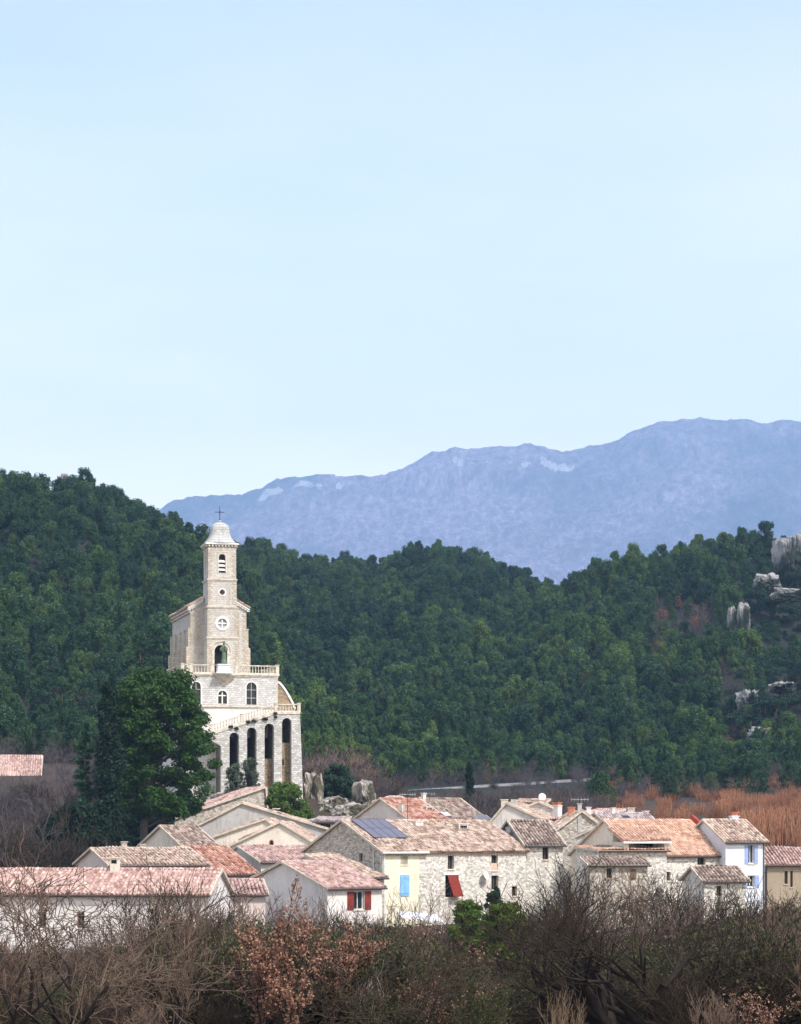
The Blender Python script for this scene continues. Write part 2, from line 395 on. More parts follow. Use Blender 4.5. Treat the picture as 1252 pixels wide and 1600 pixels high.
for h, dn in zip(HILLS, (62, 26, 46)):
    h['r'] = [(a, b + dn) for a, b in h['r']]; tb = []
    for px in range(-1500, 2601, 20):
        slope = (HZ - interp(h['r'], px)) / F
        best = 1e9
        for i in range(1, 60):
            y = h['yf'] + (h['yr'] - h['yf']) * i / 45
            s = prof((y - h['yf']) / (h['yr'] - h['yf']))
            best = min(best, (slope * y + ZC - interp(GROUND, y)) / s)
        tb.append((px, max(0, best)))
    h['A'] = tb
def ground(x, y):
    z = interp(GROUND, y)
    if y > 10:
        px = CX + F * x / y
        z += 6.5 * sstep(-22, -50, x) * sstep(270, 340, y)
        hh = 0
        for h in HILLS:
            t = (y - h['yf']) / (h['yr'] - h['yf'])
            if t > 0: hh = max(hh, interp(h['A'], px) * prof(t))
        if hh > 0:
            w = sstep(0, 30, hh)
            hh += w * (noise.noise(Vector((x / 38, y / 52, 3))) * 11 + noise.noise(Vector((x / 15, y / 20, 9))) * 3) * (1 if y < 600 else .5)
        z += max(0, hh)
        z += 6.5 * math.exp(-((x + 15) / 17) ** 2 - ((y - 306) / 15) ** 2)      # the knoll under the church
    z += .35 * noise.noise(Vector((x / 9, y / 9, 0)))
    return z

def terrain_material():
    t = NT('ground_cover'); v = t.coord()
    n1 = t.noise(v, .12, 6, .6); n2 = t.noise(v, 1.2, 6, .7)
    c = t.ramp(n1, [(.35, (.035, .024, .02)), (.5, (.06, .04, .034)), (.62, (.045, .042, .022))])
    c = t.mix(t.mr(n2, .45, .7, 0, .6), c, (.09, .062, .05)); t.bump(n2, .2, .6)
    return t.color(c)
M['ground'] = terrain_material()
M['forest_floor'] = plain('forest_floor', (.022, .024, .018), .95, 0, .5)
def grid_mesh(name, xs_f, ys, zf, mats, matf=None):
    V = []; nx = None
    for y in ys:
        xs = xs_f(y); nx = len(xs)
        for x in xs: V.append((x, y, zf(x, y)))
    ny = len(ys)
    i = np.arange((ny - 1) * (nx - 1)); r = i // (nx - 1); c = i % (nx - 1); a = r * nx + c
    Fa = np.stack([a, a + 1, a + nx + 1, a + nx], 1)
    V = np.array(V)
    mi = None
    if matf: cc = V[Fa].mean(axis=1); mi = np.array([matf(p) for p in cc])
    me = npmesh(name, V, Fa, mats, mi)
    me.polygons.foreach_set('use_smooth', [True] * len(me.polygons))
    o = bpy.data.objects.new(name, me); link(o); o['kind'] = 'structure'; return o
ys = list(np.arange(-60, 200, 6)) + list(np.arange(200, 360, 3.5)) + list(np.arange(360, 960, 9)) + list(np.arange(960, 1400, 40)) + [1500, 2000, 3000, 4200]
grid_mesh('ground', lambda y: np.linspace(-1, 1, 150) ** 1 * (70 + .36 * max(y, 0)), ys, ground, [M['ground'], M['forest_floor']], lambda p: 1 if p[1] > 396 else 0)
# the wide land around, out to the horizon, a little lower than the detailed sheet
grid_mesh('plain', lambda y: np.linspace(-8900, 8900, 40), [-800, -300, 0, 500, 1500, 3000, 6000, 9000, 12500], lambda x, y: -8.0, [M['forest_floor']])

# far mountain
def mountain_material():
    t = NT('mountain_slope'); v = t.coord('Object'); at_ = t.n('ShaderNodeAttribute', attribute_name='rock')
    g = t.n('ShaderNodeNewGeometry'); sx = t.n('ShaderNodeSeparateXYZ'); t.l(g.outputs['Normal'], sx.inputs[0])
    n1 = t.noise(v, .003, 8, .65); n2 = t.noise(t.coord(scale=(1.6, 1, .45)), .020, 10, .85); n3 = t.noise(v, .0011, 6, .65)
    veg = t.ramp(n2, [(.38, (.10, .07, .11)), (.5, (.30, .23, .31)), (.62, (.58, .49, .60))])  # slope vegetation lightened to lavender, standing in for part of the haze
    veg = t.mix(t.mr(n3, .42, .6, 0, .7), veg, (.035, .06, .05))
    mm = t.n('ShaderNodeMath', operation='ADD'); t.l(at_.outputs['Fac'], mm.inputs[0]); t.l(n2, mm.inputs[1])
    rk = t.mr(mm.outputs[0], .88, 1.0, 0, 1)
    rk2 = t.n('ShaderNodeMath', operation='MAXIMUM'); t.l(rk, rk2.inputs[0]); t.l(t.mr(n2, .63, .69, 0, .7), rk2.inputs[1])
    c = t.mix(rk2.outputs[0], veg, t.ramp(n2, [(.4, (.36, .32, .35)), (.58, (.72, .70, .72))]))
    t.bump(n2, 40, .9)
    return t.color(c)
MR = [(-2200,1120),(-900,1000),(0,905),(100,858),(200,812),(265,787),(300,779),(350,776),(385,770),(405,762),(430,750),(480,744),(520,743),(560,745),(600,742),(620,733),(650,719),(675,708),(690,706),(720,703),(750,700),(800,697),(850,697),(900,702),(925,697),(960,688),(1000,668),(1040,657),(1070,655),(1100,656),(1180,658),(1252,657),(1500,665),(2000,760),(3200,980)]
MY0, MY1 = 6400, 10000
def mountain(x, y):
    px = CX + F * x / y; H = (HZ - interp(MR, px)) / F * MY1 + ZC
    t = (y - MY0) / (MY1 - MY0)
    if t <= 0: return -8.5
    x /= 2.0; y /= 2.0; v = Vector((x / 420, y / 420, 0))
    rg = abs(noise.noise(v)) * .6 + abs(noise.noise(v * 2.3)) * .3 + abs(noise.noise(v * 5)) * .14
    if t < 1:
        s = .86 * t ** 1.05
        s += .10 * t ** 3
        cl2 = .93 + .03 * noise.noise(Vector((x / 170, 2, 5))); ck = max(0, min(1, .5 + 1.6 * noise.noise(Vector((x / 260, 7, 1))))); s += .04 * (ck * sstep(cl2, cl2 + .02, t) + (1 - ck) * sstep(.6, 1, t))
        z = H * s - rg * 240 * math.sin(math.pi * min(1, t * 1.03)) ** .8 * (1 if t < .95 else .6)
    else:
        z = H * (1 - .5 * (t - 1) ** 1.5)
    z += 22 * noise.noise(Vector((x / 60, y / 60, 1))) + 12 * noise.noise(Vector((x / 25, y / 25, 1))) + 7 * noise.noise(Vector((x / 9, y / 9, 1)))
    return z
mys = list(np.arange(MY0 - 60, MY0 + 2600, 40)) + list(np.arange(MY0 + 2600, MY1 + 120, 16)) + list(np.arange(MY1 + 120, MY1 + 2400, 180))
M['mountain'] = mountain_material()
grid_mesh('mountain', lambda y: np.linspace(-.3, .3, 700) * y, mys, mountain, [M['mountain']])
mo = bpy.data.objects['mountain']; co = np.empty(len(mo.data.vertices) * 3, np.float32); mo.data.vertices.foreach_get('co', co); co = co.reshape(-1, 3)
rv = np.zeros(len(co), np.float32)
for i, (x, y, z) in enumerate(co):       # limestone scarps under the crest
    px = CX + F * x / y; below = (interp(MR, px) - (HZ - (z - ZC) / y * F)) * -1
    if y > MY1 + 50 or below > 110: continue
    amt = interp([(200, .2), (380, .25), (405, .8), (530, .8), (545, .2), (600, .25), (660, .8), (930, .75), (960, .3), (1252, .2), (1300, .3)], px)
    c0 = interp([(200, 6), (400, 14), (530, 14), (650, 14), (760, 24), (930, 34), (1252, 90)], px); w = interp([(200, 10), (400, 18), (530, 18), (560, 10), (700, 16), (930, 18), (1252, 20)], px)
    c0 += 7 * noise.noise(Vector((x / 420, 0, 1))) + 4 * noise.noise(Vector((x / 90, 0, 1))); gp_ = .5 + 1.5 * noise.noise(Vector((x / 130, z / 160, 4))) + .8 * noise.noise(Vector((x / 45, z / 90, 7)))
    rv[i] = max(0, .95 * amt * (1 - abs(below - c0) / (w * (.42 + .55 * max(0, min(1, gp_)))))) * max(.55, min(1, gp_ + .2)) + .22 * amt * max(0, 1 - abs(below - 60) / 30) * max(0, gp_)
a_ = mo.data.attributes.new('rock', 'FLOAT', 'POINT'); a_.data.foreach_set('value', rv)

# ------------------------------------------------------------------ church
CH = Frame(347.5, 300, 14.3)
church = empty('church', (CH.X0, CH.Y0, 0), CH.a, 'pale limestone church with a domed bell tower, standing on a tall arcaded terrace', 'church')
def cz(py, lx=0, ly=0): return CH.z(py, lx, ly)
TW = 1.83
def wall_M(ox, oy, ang):   # maps slab (u, depth, v): origin, direction of u
    return Matrix.Translation((ox, oy, 0)) @ Matrix.Rotation(ang, 4, 'Z')
def box_stage(hw, z0, z1, yc, hf=(), hl=(), hr=(), hb=(), mb=None, th=.35):
    mb = mb or MB()
    mb.slab(rect(-hw, hw, z0, z1), hf, wall_M(0, yc - hw, 0), th)
    mb.slab(rect(-hw, hw, z0, z1), hb, wall_M(0, yc + hw, math.pi), th)
    e = hw - .003; i = hw - th - .002
    mb.slab(rect(-i, i, z0 + .002, z1 - .002), hl, wall_M(-e, yc, -math.pi / 2), th)
    mb.slab(rect(-i, i, z0 + .002, z1 - .002), hr, wall_M(e, yc, math.pi / 2), th)
    return mb
z_floor, z_s1, z_s2, z_s3, z_top = cz(1056), cz(997), cz(949), cz(906), cz(850)
yc = TW
tw = MB()
box_stage(TW + .1, z_floor, z_s1, yc, hf=[arch(-1.02, .62, z_floor + .001, cz(1008))], mb=tw)
rw = cz(974)
box_stage(TW + .03, z_s1, z_s2, yc, hf=[circ(0, rw, .58)], mb=tw)
qz = cz(925.5)
quat = []
for k in range(4):
    cx_, cy_ = .17 * math.cos(k * math.pi / 2), .17 * math.sin(k * math.pi / 2)
    for i in range(7):
        t = k * math.pi / 2 - 1.9 / 2 * 1.0 + 1.9 * i / 6
        quat.append((cx_ + .17 * math.cos(t), qz + cy_ + .17 * math.sin(t)))
box_stage(TW - .03, z_s2, z_s3, yc, hf=[quat], mb=tw)
bz0, bz1 = cz(895), cz(865.5)
ba = arch(-.43, .43, bz0, bz1)
box_stage(TW - .08, z_s3, z_top, yc, hf=[ba], hl=[ba], hr=[ba], hb=[ba], mb=tw)
tw.box((-1.5, yc - 1.48, z_s1 - .1), (1.5, yc + 1.48, z_s1 + .1)); tw.box((-1.4, yc - 1.4, z_s2 - .1), (1.4, yc + 1.4, z_s2 + .1)); tw.box((-1.4, yc - 1.4, z_s3 - .1), (1.4, yc + 1.4, z_s3 + .1))
tower = tw.build('tower', M['limestone'], church)
# string courses
for z, hw in ((z_s1, TW + .1), (z_s2, TW + .03), (z_s3, TW - .03), (z_top - .62, TW - .08)):
    m = MB(); big = .14 if z != z_top - .62 else .06
    for dz0, dz1, p in ((-.16, -.03, big * .5), (-.03, .12, big)):
        h = hw + p
        m.box((-h, yc - h, z + dz0), (h, yc + h, z + dz1))
    m2 = MB()
    # hollow ring so the belfry stays open
    for (z0, z1, p) in ((z - .16, z - .03, big * .5), (z - .03, z + .12, big)):
        h = hw + p; q = hw - .05
        m2.box((-h, yc - h, z0), (h, yc - q, z1)); m2.box((-h, yc + q, z0), (h, yc + h, z1))
        m2.box((-h, yc - q, z0), (-q, yc + q, z1)); m2.box((q, yc - q, z0), (h, yc + q, z1))
    m2.build('string_course', M['trim'], tower)
# quoins on the tower corners
def quoins(mb, cx_, cy_, sx_, sy_, z0, z1, p=.035):
    z = z0; k = 0
    while z + .28 < z1:
        a, b = (.5, .3) if k % 2 else (.3, .5)
        x0, x1 = sorted((cx_ + sx_ * p, cx_ - sx_ * a)); y0, y1 = sorted((cy_ + sy_ * p, cy_ - sy_ * b))
        mb.box((x0, y0, z), (x1, y1, z + .27)); z += .31; k += 1
for z0, z1, hw in ((z_floor, z_s1 - .2, TW + .1), (z_s1 + .15, z_s2 - .2, TW + .03), (z_s2 + .15, z_s3 - .2, TW - .03), (z_s3 + .15, z_top - .8, TW - .08)):
    for sx_ in (-1, 1): m = MB(); quoins(m, sx_ * hw, yc - hw, sx_, -1, z0, z1); m.build('quoins', M['quoin'], tower)
# belfry frame, louvres, dentils
m = MB()
def ringstrip(mb, pts, w, M_, d0, d1):
    """a flat band round an open outline"""
    n = len(pts)
    for i in range(n - 1):
        a, b = Vector(pts[i]), Vector(pts[i+1]); d = (b - a).normalized(); nn = Vector((d.y, -d.x)) * w
        vs = [M_ @ Vector((q.x, dd, q.y)) for dd in (d0, d1) for q in (a, b, b + nn, a + nn)]
        mb.add(vs, [(0,3,2,1),(4,5,6,7),(0,1,5,4),(1,2,6,5),(2,3,7,6),(3,0,4,7)])
for ang in (0, -math.pi/2, math.pi/2, math.pi):
    hw = TW - .08; W = Matrix.Translation((0, yc, 0)) @ Matrix.Rotation(ang, 4, 'Z') @ Matrix.Translation((0, -hw, 0))
    ringstrip(m, ba[1:] + [ba[0]], .16, W, -.05, .02)
    m.box((-.95, -.04, z_s3 + .35), (.95, .02, z_s3 + .5), M=W)
    for s_ in (-1, 1): m.box((s_*.85-.07, -.035, z_s3 + .5), (s_*.85+.07, .02, z_top - 1.0), M=W)
    m.box((-.92, -.035, z_top - 1.0), (.92, .02, z_top - .88), M=W)
m.build('window_surround', M['trim'], tower)
for ang in (0, -math.pi/2, math.pi/2, math.pi):
    hw = TW - .08; W = Matrix.Translation((0, yc, 0)) @ Matrix.Rotation(ang, 4, 'Z') @ Matrix.Translation((0, -hw, 0))
    for k in range(3):
        zz = bz0 + .32 + k * .52
        vs = [W @ Vector(v) for v in ((-.43, .04, zz), (.43, .04, zz), (.43, .28, zz + .26), (-.43, .28, zz + .26), (-.43, .04, zz - .04), (.43, .04, zz - .04), (.43, .28, zz + .22), (-.43, .28, zz + .22))]
        m = MB(); m.add(vs, [(0,1,2,3),(7,6,5,4),(4,5,1,0),(5,6,2,1),(6,7,3,2),(7,4,0,3)]); m.build('louvre', M['white_stone'], tower)
m = MB()
for ang in (0, -math.pi/2, math.pi/2, math.pi):
    hw = TW - .08; W = Matrix.Translation((0, yc, 0)) @ Matrix.Rotation(ang, 4, 'Z') @ Matrix.Translation((0, -hw, 0))
    for k in range(9):
        x = -hw + .1 + k * (2 * hw - .2) / 8
        m.box((x - .09, -.28, z_top - .34), (x + .09, .01, z_top - .06), M=W)
m.build('corbels', M['trim'], tower)
m = MB(); m.box((-2.1, yc - 2.1, z_top - .06), (2.1, yc + 2.1, z_top + .1)); m.build('cornice', M['white_stone'], tower)
m = MB()
prof_ = [(2.17, .1), (2.2, .16), (2.0, .26), (1.86, .42), (1.62, .68), (1.43, .98), (1.30, 1.32), (1.22, 1.7), (1.2, 2.0), (1.14, 2.28), (.98, 2.55), (.74, 2.75), (.42, 2.88), (.2, 2.92), (.16, 3.02), (.2, 3.1), (.1, 3.2)]
# shallow steps of the stone courses
pp = []
for i in range(len(prof_) - 1):
    (r0, a0), (r1, a1) = prof_[i], prof_[i + 1]; pp.append((r0, a0)); pp.append(((r0 * .15 + r1 * .85) + .015, (a0 * .15 + a1 * .85)))
m.lathe((0, yc, z_top), pp + [prof_[-1]], 40, 0, 3.0, smooth=False)
dome = m.build('dome', M['dome'], church)
m = MB(); zt = z_top + 3.1
m.tube((0, yc, zt), (0, yc, zt + 1.75), .05, .035, 6); m.beam((-.52, yc, zt + 1.12), (.52, yc, zt + 1.12), .07, .07)
for p in ((-.55, 1.12), (.55, 1.12), (0, 1.78)): m.lathe((p[0], yc, zt + p[1] - .06), [(.02, 0), (.075, .06), (.02, .13)], 8)
for a in (-1, 1):
    m.beam((a*.22, yc, zt + 1.12), (0, yc, zt + 1.34), .03, .03); m.beam((a*.22, yc, zt + 1.12), (0, yc, zt + .9), .03, .03)
m.lathe((0, yc, zt + .05), [(.05, 0), (.13, .1), (.05, .2)], 10)
m.build('cross', M['iron'], dome)
# rose window and quatrefoil
fy = yc - TW - .03
m = MB(); oc = circ(0, rw, .9, 28); m.slab(oc, [circ(0, rw, .60, 28)], wall_M(0, fy - .08, 0), .1); rose = m.build('rose_window', M['white_stone'], church)
m = MB(); m.box((-.07, fy + .05, rw - .6), (.07, fy + .15, rw + .6)); m.box((-.6, fy + .045, rw - .07), (.6, fy + .145, rw + .07)); m.build('glazing_bar', M['white_stone'], rose)
m = MB(); m.slab(circ(0, rw, .62), [], wall_M(0, fy + .2, 0), .02); m.build('pane', M['grey_glass'], rose)
m = MB(); m.slab(circ(0, qz, .5, 24), [circ(0, qz, .385, 24)], wall_M(0, yc - TW + .03 - .06, 0), .08); m.build('quatrefoil_ring', M['white_stone'], tower)
m = MB(); m.slab(circ(0, qz, .44, 20), [], wall_M(0, yc - TW + .36, 0), .02); m.build('quatrefoil_backing', M['wood'], tower)
# door arch surround and dark doorway
fy = yc - TW - .1; m = MB()
da = arch(-1.02, .62, z_floor, cz(1008), 14)
ringstrip(m, da[1:] + [da[0]], .3, wall_M(0, fy, 0), -.07, .03); ringstrip(m, arch(-1.42, 1.02, z_floor + 2.0, cz(1008) + .42, 14)[2:], .09, wall_M(0, fy, 0), -.13, .03)
for s_ in (-1, 1): m.box((-.2 + s_ * .98 - .2, fy - .12, cz(1023)), (-.2 + s_ * .98 + .2, fy + .02, cz(1021.5)))
m.build('door_surround', M['trim'], tower)
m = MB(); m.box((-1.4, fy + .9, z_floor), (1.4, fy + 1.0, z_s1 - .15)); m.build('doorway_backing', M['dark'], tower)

# nave
N0, N1, NW = 2.75, 17.6, 3.55
ze = cz(948, 0, 3); zr = ze + NW * .58
nm = MB()
gable = [(-NW, z_floor), (NW, z_floor), (NW, ze), (0, zr), (-NW, ze)]
nm.slab(gable, [], wall_M(0, N0, 0), .5)
nm.slab([(-x, z) for x, z in gable], [], wall_M(0, N1, math.pi), .5)
bays = [3.1, 6.7, 10.3, 13.9, 17.3]
Ls = N1 - N0 - 1.0
def side_holes(sgn):
    hs = []
    for k in range(4):
        c = (bays[k] + bays[k+1]) / 2 - (N0 + .5)
        if sgn < 0: c = Ls - c
        hs.append(arch(c - .55, c + .55, z_floor + 1.6, z_floor + 5.2))
    return hs
nm.slab(rect(0, Ls, z_floor, ze), side_holes(-1), Matrix.Translation((-NW + .002, N1 - .5, 0)) @ Matrix.Rotation(-math.pi/2, 4, 'Z'), .45)
nm.slab(rect(0, Ls, z_floor, ze), side_holes(1), Matrix.Translation((NW - .002, N0 + .5, 0)) @ Matrix.Rotation(math.pi/2, 4, 'Z'), .45)
nave = nm.build('nave', M['limestone'], church)
for s_ in (-1, 1):
    for k in range(4):
        c = (bays[k] + bays[k+1]) / 2
        x0, x1 = sorted((s_ * (NW - .3), s_ * (NW - .26)))
        m = MB(); m.box((x0, c - .56, z_floor + 1.55), (x1, c + .56, z_floor + 5.2)); m.build('window', M['glass'], nave)
for s_ in (-1, 1):
    for k, y in enumerate(bays):
        m = MB(); x0, x1 = sorted((s_ * NW, s_ * (NW + .55))); m.box((x0, y - .35, z_floor), (x1, y + .35, cz(1010)))
        m.add([(x0, y-.35, cz(1010)), (x1, y-.35, cz(1010)), (x1, y+.35, cz(1010)), (x0, y+.35, cz(1010)), (s_*NW, y-.35, cz(1006)), (s_*NW, y+.35, cz(1006))], [(0,1,4),(2,3,5),(1,2,5,4),(0,4,5,3)])
        x0, x1 = sorted((s_ * NW, s_ * (NW + .3))); m.box((x0, y - .3, cz(1010)), (x1, y + .3, cz(981)))
        m.box((x0, y - .34, cz(981)), (x1 + (.06 if s_ > 0 else 0), y + .34, cz(979)))
        m.build('buttress', M['quoin'], nave)
    m = MB(); x0, x1 = sorted((s_ * (NW - .02), s_ * (NW + .22))); m.box((x0, N0 - .1, ze - .5), (x1, N1 + .1, ze - .12))
    m.box((x0, N0 - .05, ze - .85), (x1 - .12 if s_ > 0 else x1, N1, ze - .7)); m.build('eaves_cornice', M['trim'], nave)
for s_ in (-1, 1): m = MB(); quoins(m, s_ * NW, N0, s_, -1, z_floor, ze - .6, .04); quoins(m, s_ * (NW - .9), N0, s_, -1, z_floor, ze - .3, .03); m.build('quoins', M['quoin'], nave)

def tile_roof(mb, O, u, v, U, V, rnd, cw=.30, rl=.48, amp=.115, ridge=False, base=True, wob=.03):
    """canal tiles laid over a sloping plane: O lower-left corner, u along the eave, v up the slope"""
    O = Vector(O); u = Vector(u).normalized(); v = Vector(v).normalized(); n = u.cross(v).normalized()
    if base:
        vs = [O, O + u*U, O + u*U + v*V, O + v*V]; vs2 = [p - n*.10 for p in vs]
        mb.add(vs + vs2, [(0,1,2,3),(7,6,5,4),(0,4,5,1),(1,5,6,2),(2,6,7,3),(3,7,4,0)], 0, (rnd.random()*50, .5))
    nc = max(1, int(U / cw)); cw = U / nc; nr = max(1, int(V / rl)); rl = V / nr
    for i in range(nc):
        for j in range(nr):
            j1 = (rnd.random() - .5) * wob; j2 = (rnd.random() - .5) * wob * .6
            sg = n * (.16 * noise.noise(Vector((i * cw * .35 + O.x, j * rl * .4 + O.z, 3))) + .05)
            c0 = O + sg + u * ((i + .5) * cw + j1) + v * (j * rl - .05 + (rnd.random() - .5) * .05) + n * (.035 + abs(j2) + .02 * math.sin(i * .7 + j * .5))
            c1 = O + sg + u * ((i + .5) * cw + j1 * .6) + v * ((j + 1) * rl + .03) + n * (.005)
            w0, w1 = cw * .40, cw * .33
            pts = []
            for c, w in ((c0, w0), (c1, w1)):
                for a in (0, .33, .67, 1):
                    t = math.pi * a; pts.append(c - u * math.cos(t) * w + n * math.sin(t) * amp)
            mb.add(pts, [(0,1,5,4),(1,2,6,5),(2,3,7,6),(0,3,2,1)], 0, (rnd.random()*97, rnd.random()*53))
def ridge_tiles(mb, a, b, rnd, r=.14):
    a = Vector(a); b = Vector(b); L = (b - a).length; n = max(1, int(L / .42)); d = (b - a).normalized()
    s = d.cross(Vector((0, 0, 1))).normalized()
    for i in range(n):
        p = a + d * (i * L / n) + Vector((0, 0, rnd.random() * .03 + .10 * noise.noise(Vector((i * .15 + a.x, a.z, 1))))); q = a + d * ((i + 1) * L / n + .04)
        pts = []
        for c, rr in ((p, r), (q, r * .85)):
            for k in range(6):
                t = math.pi * k / 5; pts.append(c + s * math.cos(t) * rr + Vector((0, 0, math.sin(t) * rr - .02)))
        mb.add(pts, [(k, k+6, k+7, k+1) for k in range(5)] + [(0,1,2,3,4,5)], 0, (rnd.random()*97, rnd.random()*53))
rnd = random.Random(5)
m = MB(); ov = .42
for s_ in (-1, 1):
    rise = .58; V = math.hypot(NW + ov, (NW + ov) * rise)
    ez = zr + .12 - (NW + ov) * rise
    if s_ < 0: tile_roof(m, (-(NW + ov), N1 + .3, ez), (0, -1, 0), (1, 0, rise), N1 - N0 + .6, V, rnd)
    else: tile_roof(m, (NW + ov, N0 - .3, ez), (0, 1, 0), (-1, 0, rise), N1 - N0 + .6, V, rnd)
ridge_tiles(m, (0, TW * 2, zr + .18), (0, N1 + .3, zr + .18), rnd)
nroof = m.build('roof', M['t_old'], church)
for s_ in (-1, 1):     # raking cornice with small brackets
    m = MB()
    for q, (dz, w) in enumerate(((-.13, .34), (-.32, .2))):
        m.beam((s_ * (NW + ov - .02), N0 - w / 2, zr + dz - (NW + ov) * .58), (s_ * 1.95, N0 - w / 2, zr + dz - 1.95 * .58), w, .14)
    for k in range(6):
        x = s_ * (2.1 + k * .32); m.box((x - .07, N0 - .3, zr - abs(x) * .58 - .52), (x + .07, N0, zr - abs(x) * .58 - .3))
    m.build('raking_cornice', M['white_stone'], nroof)

# terrace block
TF = -3.3; tl, trr = CH.lx(284, TF), CH.lx(434, TF); zt1 = z_floor - .1; zt0 = cz(1103, 0, TF); zb = 10.0
w1 = (CH.lx(341, TF), CH.lx(355, TF), cz(1099.5, 0, TF), cz(1079, 0, TF)); w2 = (CH.lx(385.3, TF), CH.lx(401.2, TF), cz(1100.5, 0, TF), cz(1066, 3, TF))
w3 = (CH.lx(300, TF), CH.lx(314, TF), cz(1100.5, 0, TF), cz(1066, 0, TF))
m = MB(); m.slab(rect(tl, trr, zt0, zt1), [arch(*w1), arch(*w2), arch(*w3)], wall_M(0, TF, 0), .5)
m.box((tl + .003, TF + .5, zt0), (tl + .5, 19, zt1)); m.box((trr - .5, TF + .5, zt0), (trr - .003, 19, zt1)); m.box((tl, 18.9, zt0), (trr, 19.4, zt1))
m.box((tl + .5, TF + .5, zt1 - .4), (trr - .5, 18.9, zt1 - .01)); m.box((tl + .5, TF + 1.6, zt0), (trr - .5, TF + 1.7, zt1 - .4), 1)
terr = m.build('terrace_wall', [M['block'], M['dark']], church)
m = MB(); zk = CH.z(1152, 0, TF); m.box((tl + .1, TF + .1, zk), (trr - .1, 19.2, zt0 - .14)); m.box((tl + .1, TF + .1, zb), (CH.lx(338, TF), 19.2, zk)); m.build('lower_wall', M['church_plaster'], church)
m = MB(); m.box((CH.lx(338, TF), 6, zb), (trr - .1, 19.1, zk)); m.build('vault_back_wall', M['tan_shade'], church)
m = MB()
for c in (353.5, 380, 407.3, 434.6): x_ = CH.lx(c, -7.2); m.box((x_ - .5, -6.19, zb), (x_ + .5, 5.9, CH.z(1150 - (c - 353) * .35, x_, -7.2) ))
m.build('vault_shade_wall', M['tan_shade'], church)  # cross walls added behind the piers to darken the vaults
m = MB(); m.box((tl - .12, TF - .12, zt0 - .14), (trr + .12, 19.5, zt0 + .04)); m.build('string_course', M['trim'], terr)
m = MB(); m.box((tl - .22, TF - .22, zt1 - .02), (trr + .22, 19.6, zt1 + .16)); m.box((tl - .1, TF - .1, zt1 - .22), (trr + .1, 19.5, zt1 - .02))
bx0, bx1 = CH.lx(333.5, TF), CH.lx(367.5, TF); bc = (bx0 + bx1) / 2; br_ = (bx1 - bx0) / 2
pts = [(bx0, TF)] + [(bc - br_ * math.cos(math.pi * i / 14), TF - .22 - 1.0 * math.sin(math.pi * i / 14)) for i in range(15)] + [(bx1, TF)]
vs = [(x, y, z) for z in (zt1 - .1, zt1 + .17) for x, y in pts]; n_ = len(pts)
m.add(vs, [tuple(range(n_ - 1, -1, -1)), tuple(range(n_, 2*n_))] + [(i, (i+1) % n_, (i+1) % n_ + n_, i + n_) for i in range(n_)])
m.build('terrace_cornice', M['trim'], terr)
m = MB()   # shell-shaped corbel that narrows downward
rings = [(1.0, 0), (.97, .12), (.8, .32), (.72, .42), (.5, .75), (.28, 1.05), (.12, 1.3)]
vs = []
for k, dz in rings:
    for i in range(13):
        t = math.pi * i / 12; vs.append((bc - br_ * .95 * k * math.cos(t), TF + .01 - 1.0 * k * math.sin(t), zt1 - .1 - dz))
m.add(vs, [(j*13+i, j*13+i+13, j*13+i+14, j*13+i+1) for j in range(len(rings)-1) for i in range(12)], smooth=False)
m.build('balcony_corbel', M['trim'], terr)
m = MB(); quoins(m, trr, TF, 1, -1, zt0 + .1, zt1 - .3, .03); m.box((trr - .45, TF - .05, zt0 + .05), (trr + .04, TF - .001, zt1 - .25)); m.build('corner_pilaster', M['limestone'], terr)
for w, bars in ((w1, 'cross'), (w2, 'grid'), (w3, 'grid')):
    fr = MB(); ringstrip(fr, arch(*w)[1:] + [arch(*w)[0]], .16, wall_M(0, TF, 0), -.03, .02)
    wo_ = fr.build('window', M['white_stone'], church)
    m = MB(); c = (w[0] + w[1]) / 2; th = .07 if bars == 'cross' else .025
    m.box((c - th, TF + .2, w[2]), (c + th, TF + .28, w[3])); H_ = w[3] - w[2]
    for q in ((.62,) if bars == 'cross' else (.3, .66)): m.box((w[0], TF + .205, w[2] + H_ * q - th), (w[1], TF + .275, w[2] + H_ * q + th))
    m.build('glazing_bar', M['white_stone'] if bars == 'cross' else M['alu'], wo_)
    m = MB(); m.slab(arch(*w), [], wall_M(0, TF + .3, 0), .02); m.build('pane', M['glass'], wo_)
# small side-wall slit and white plaque left of the door are left to the masonry

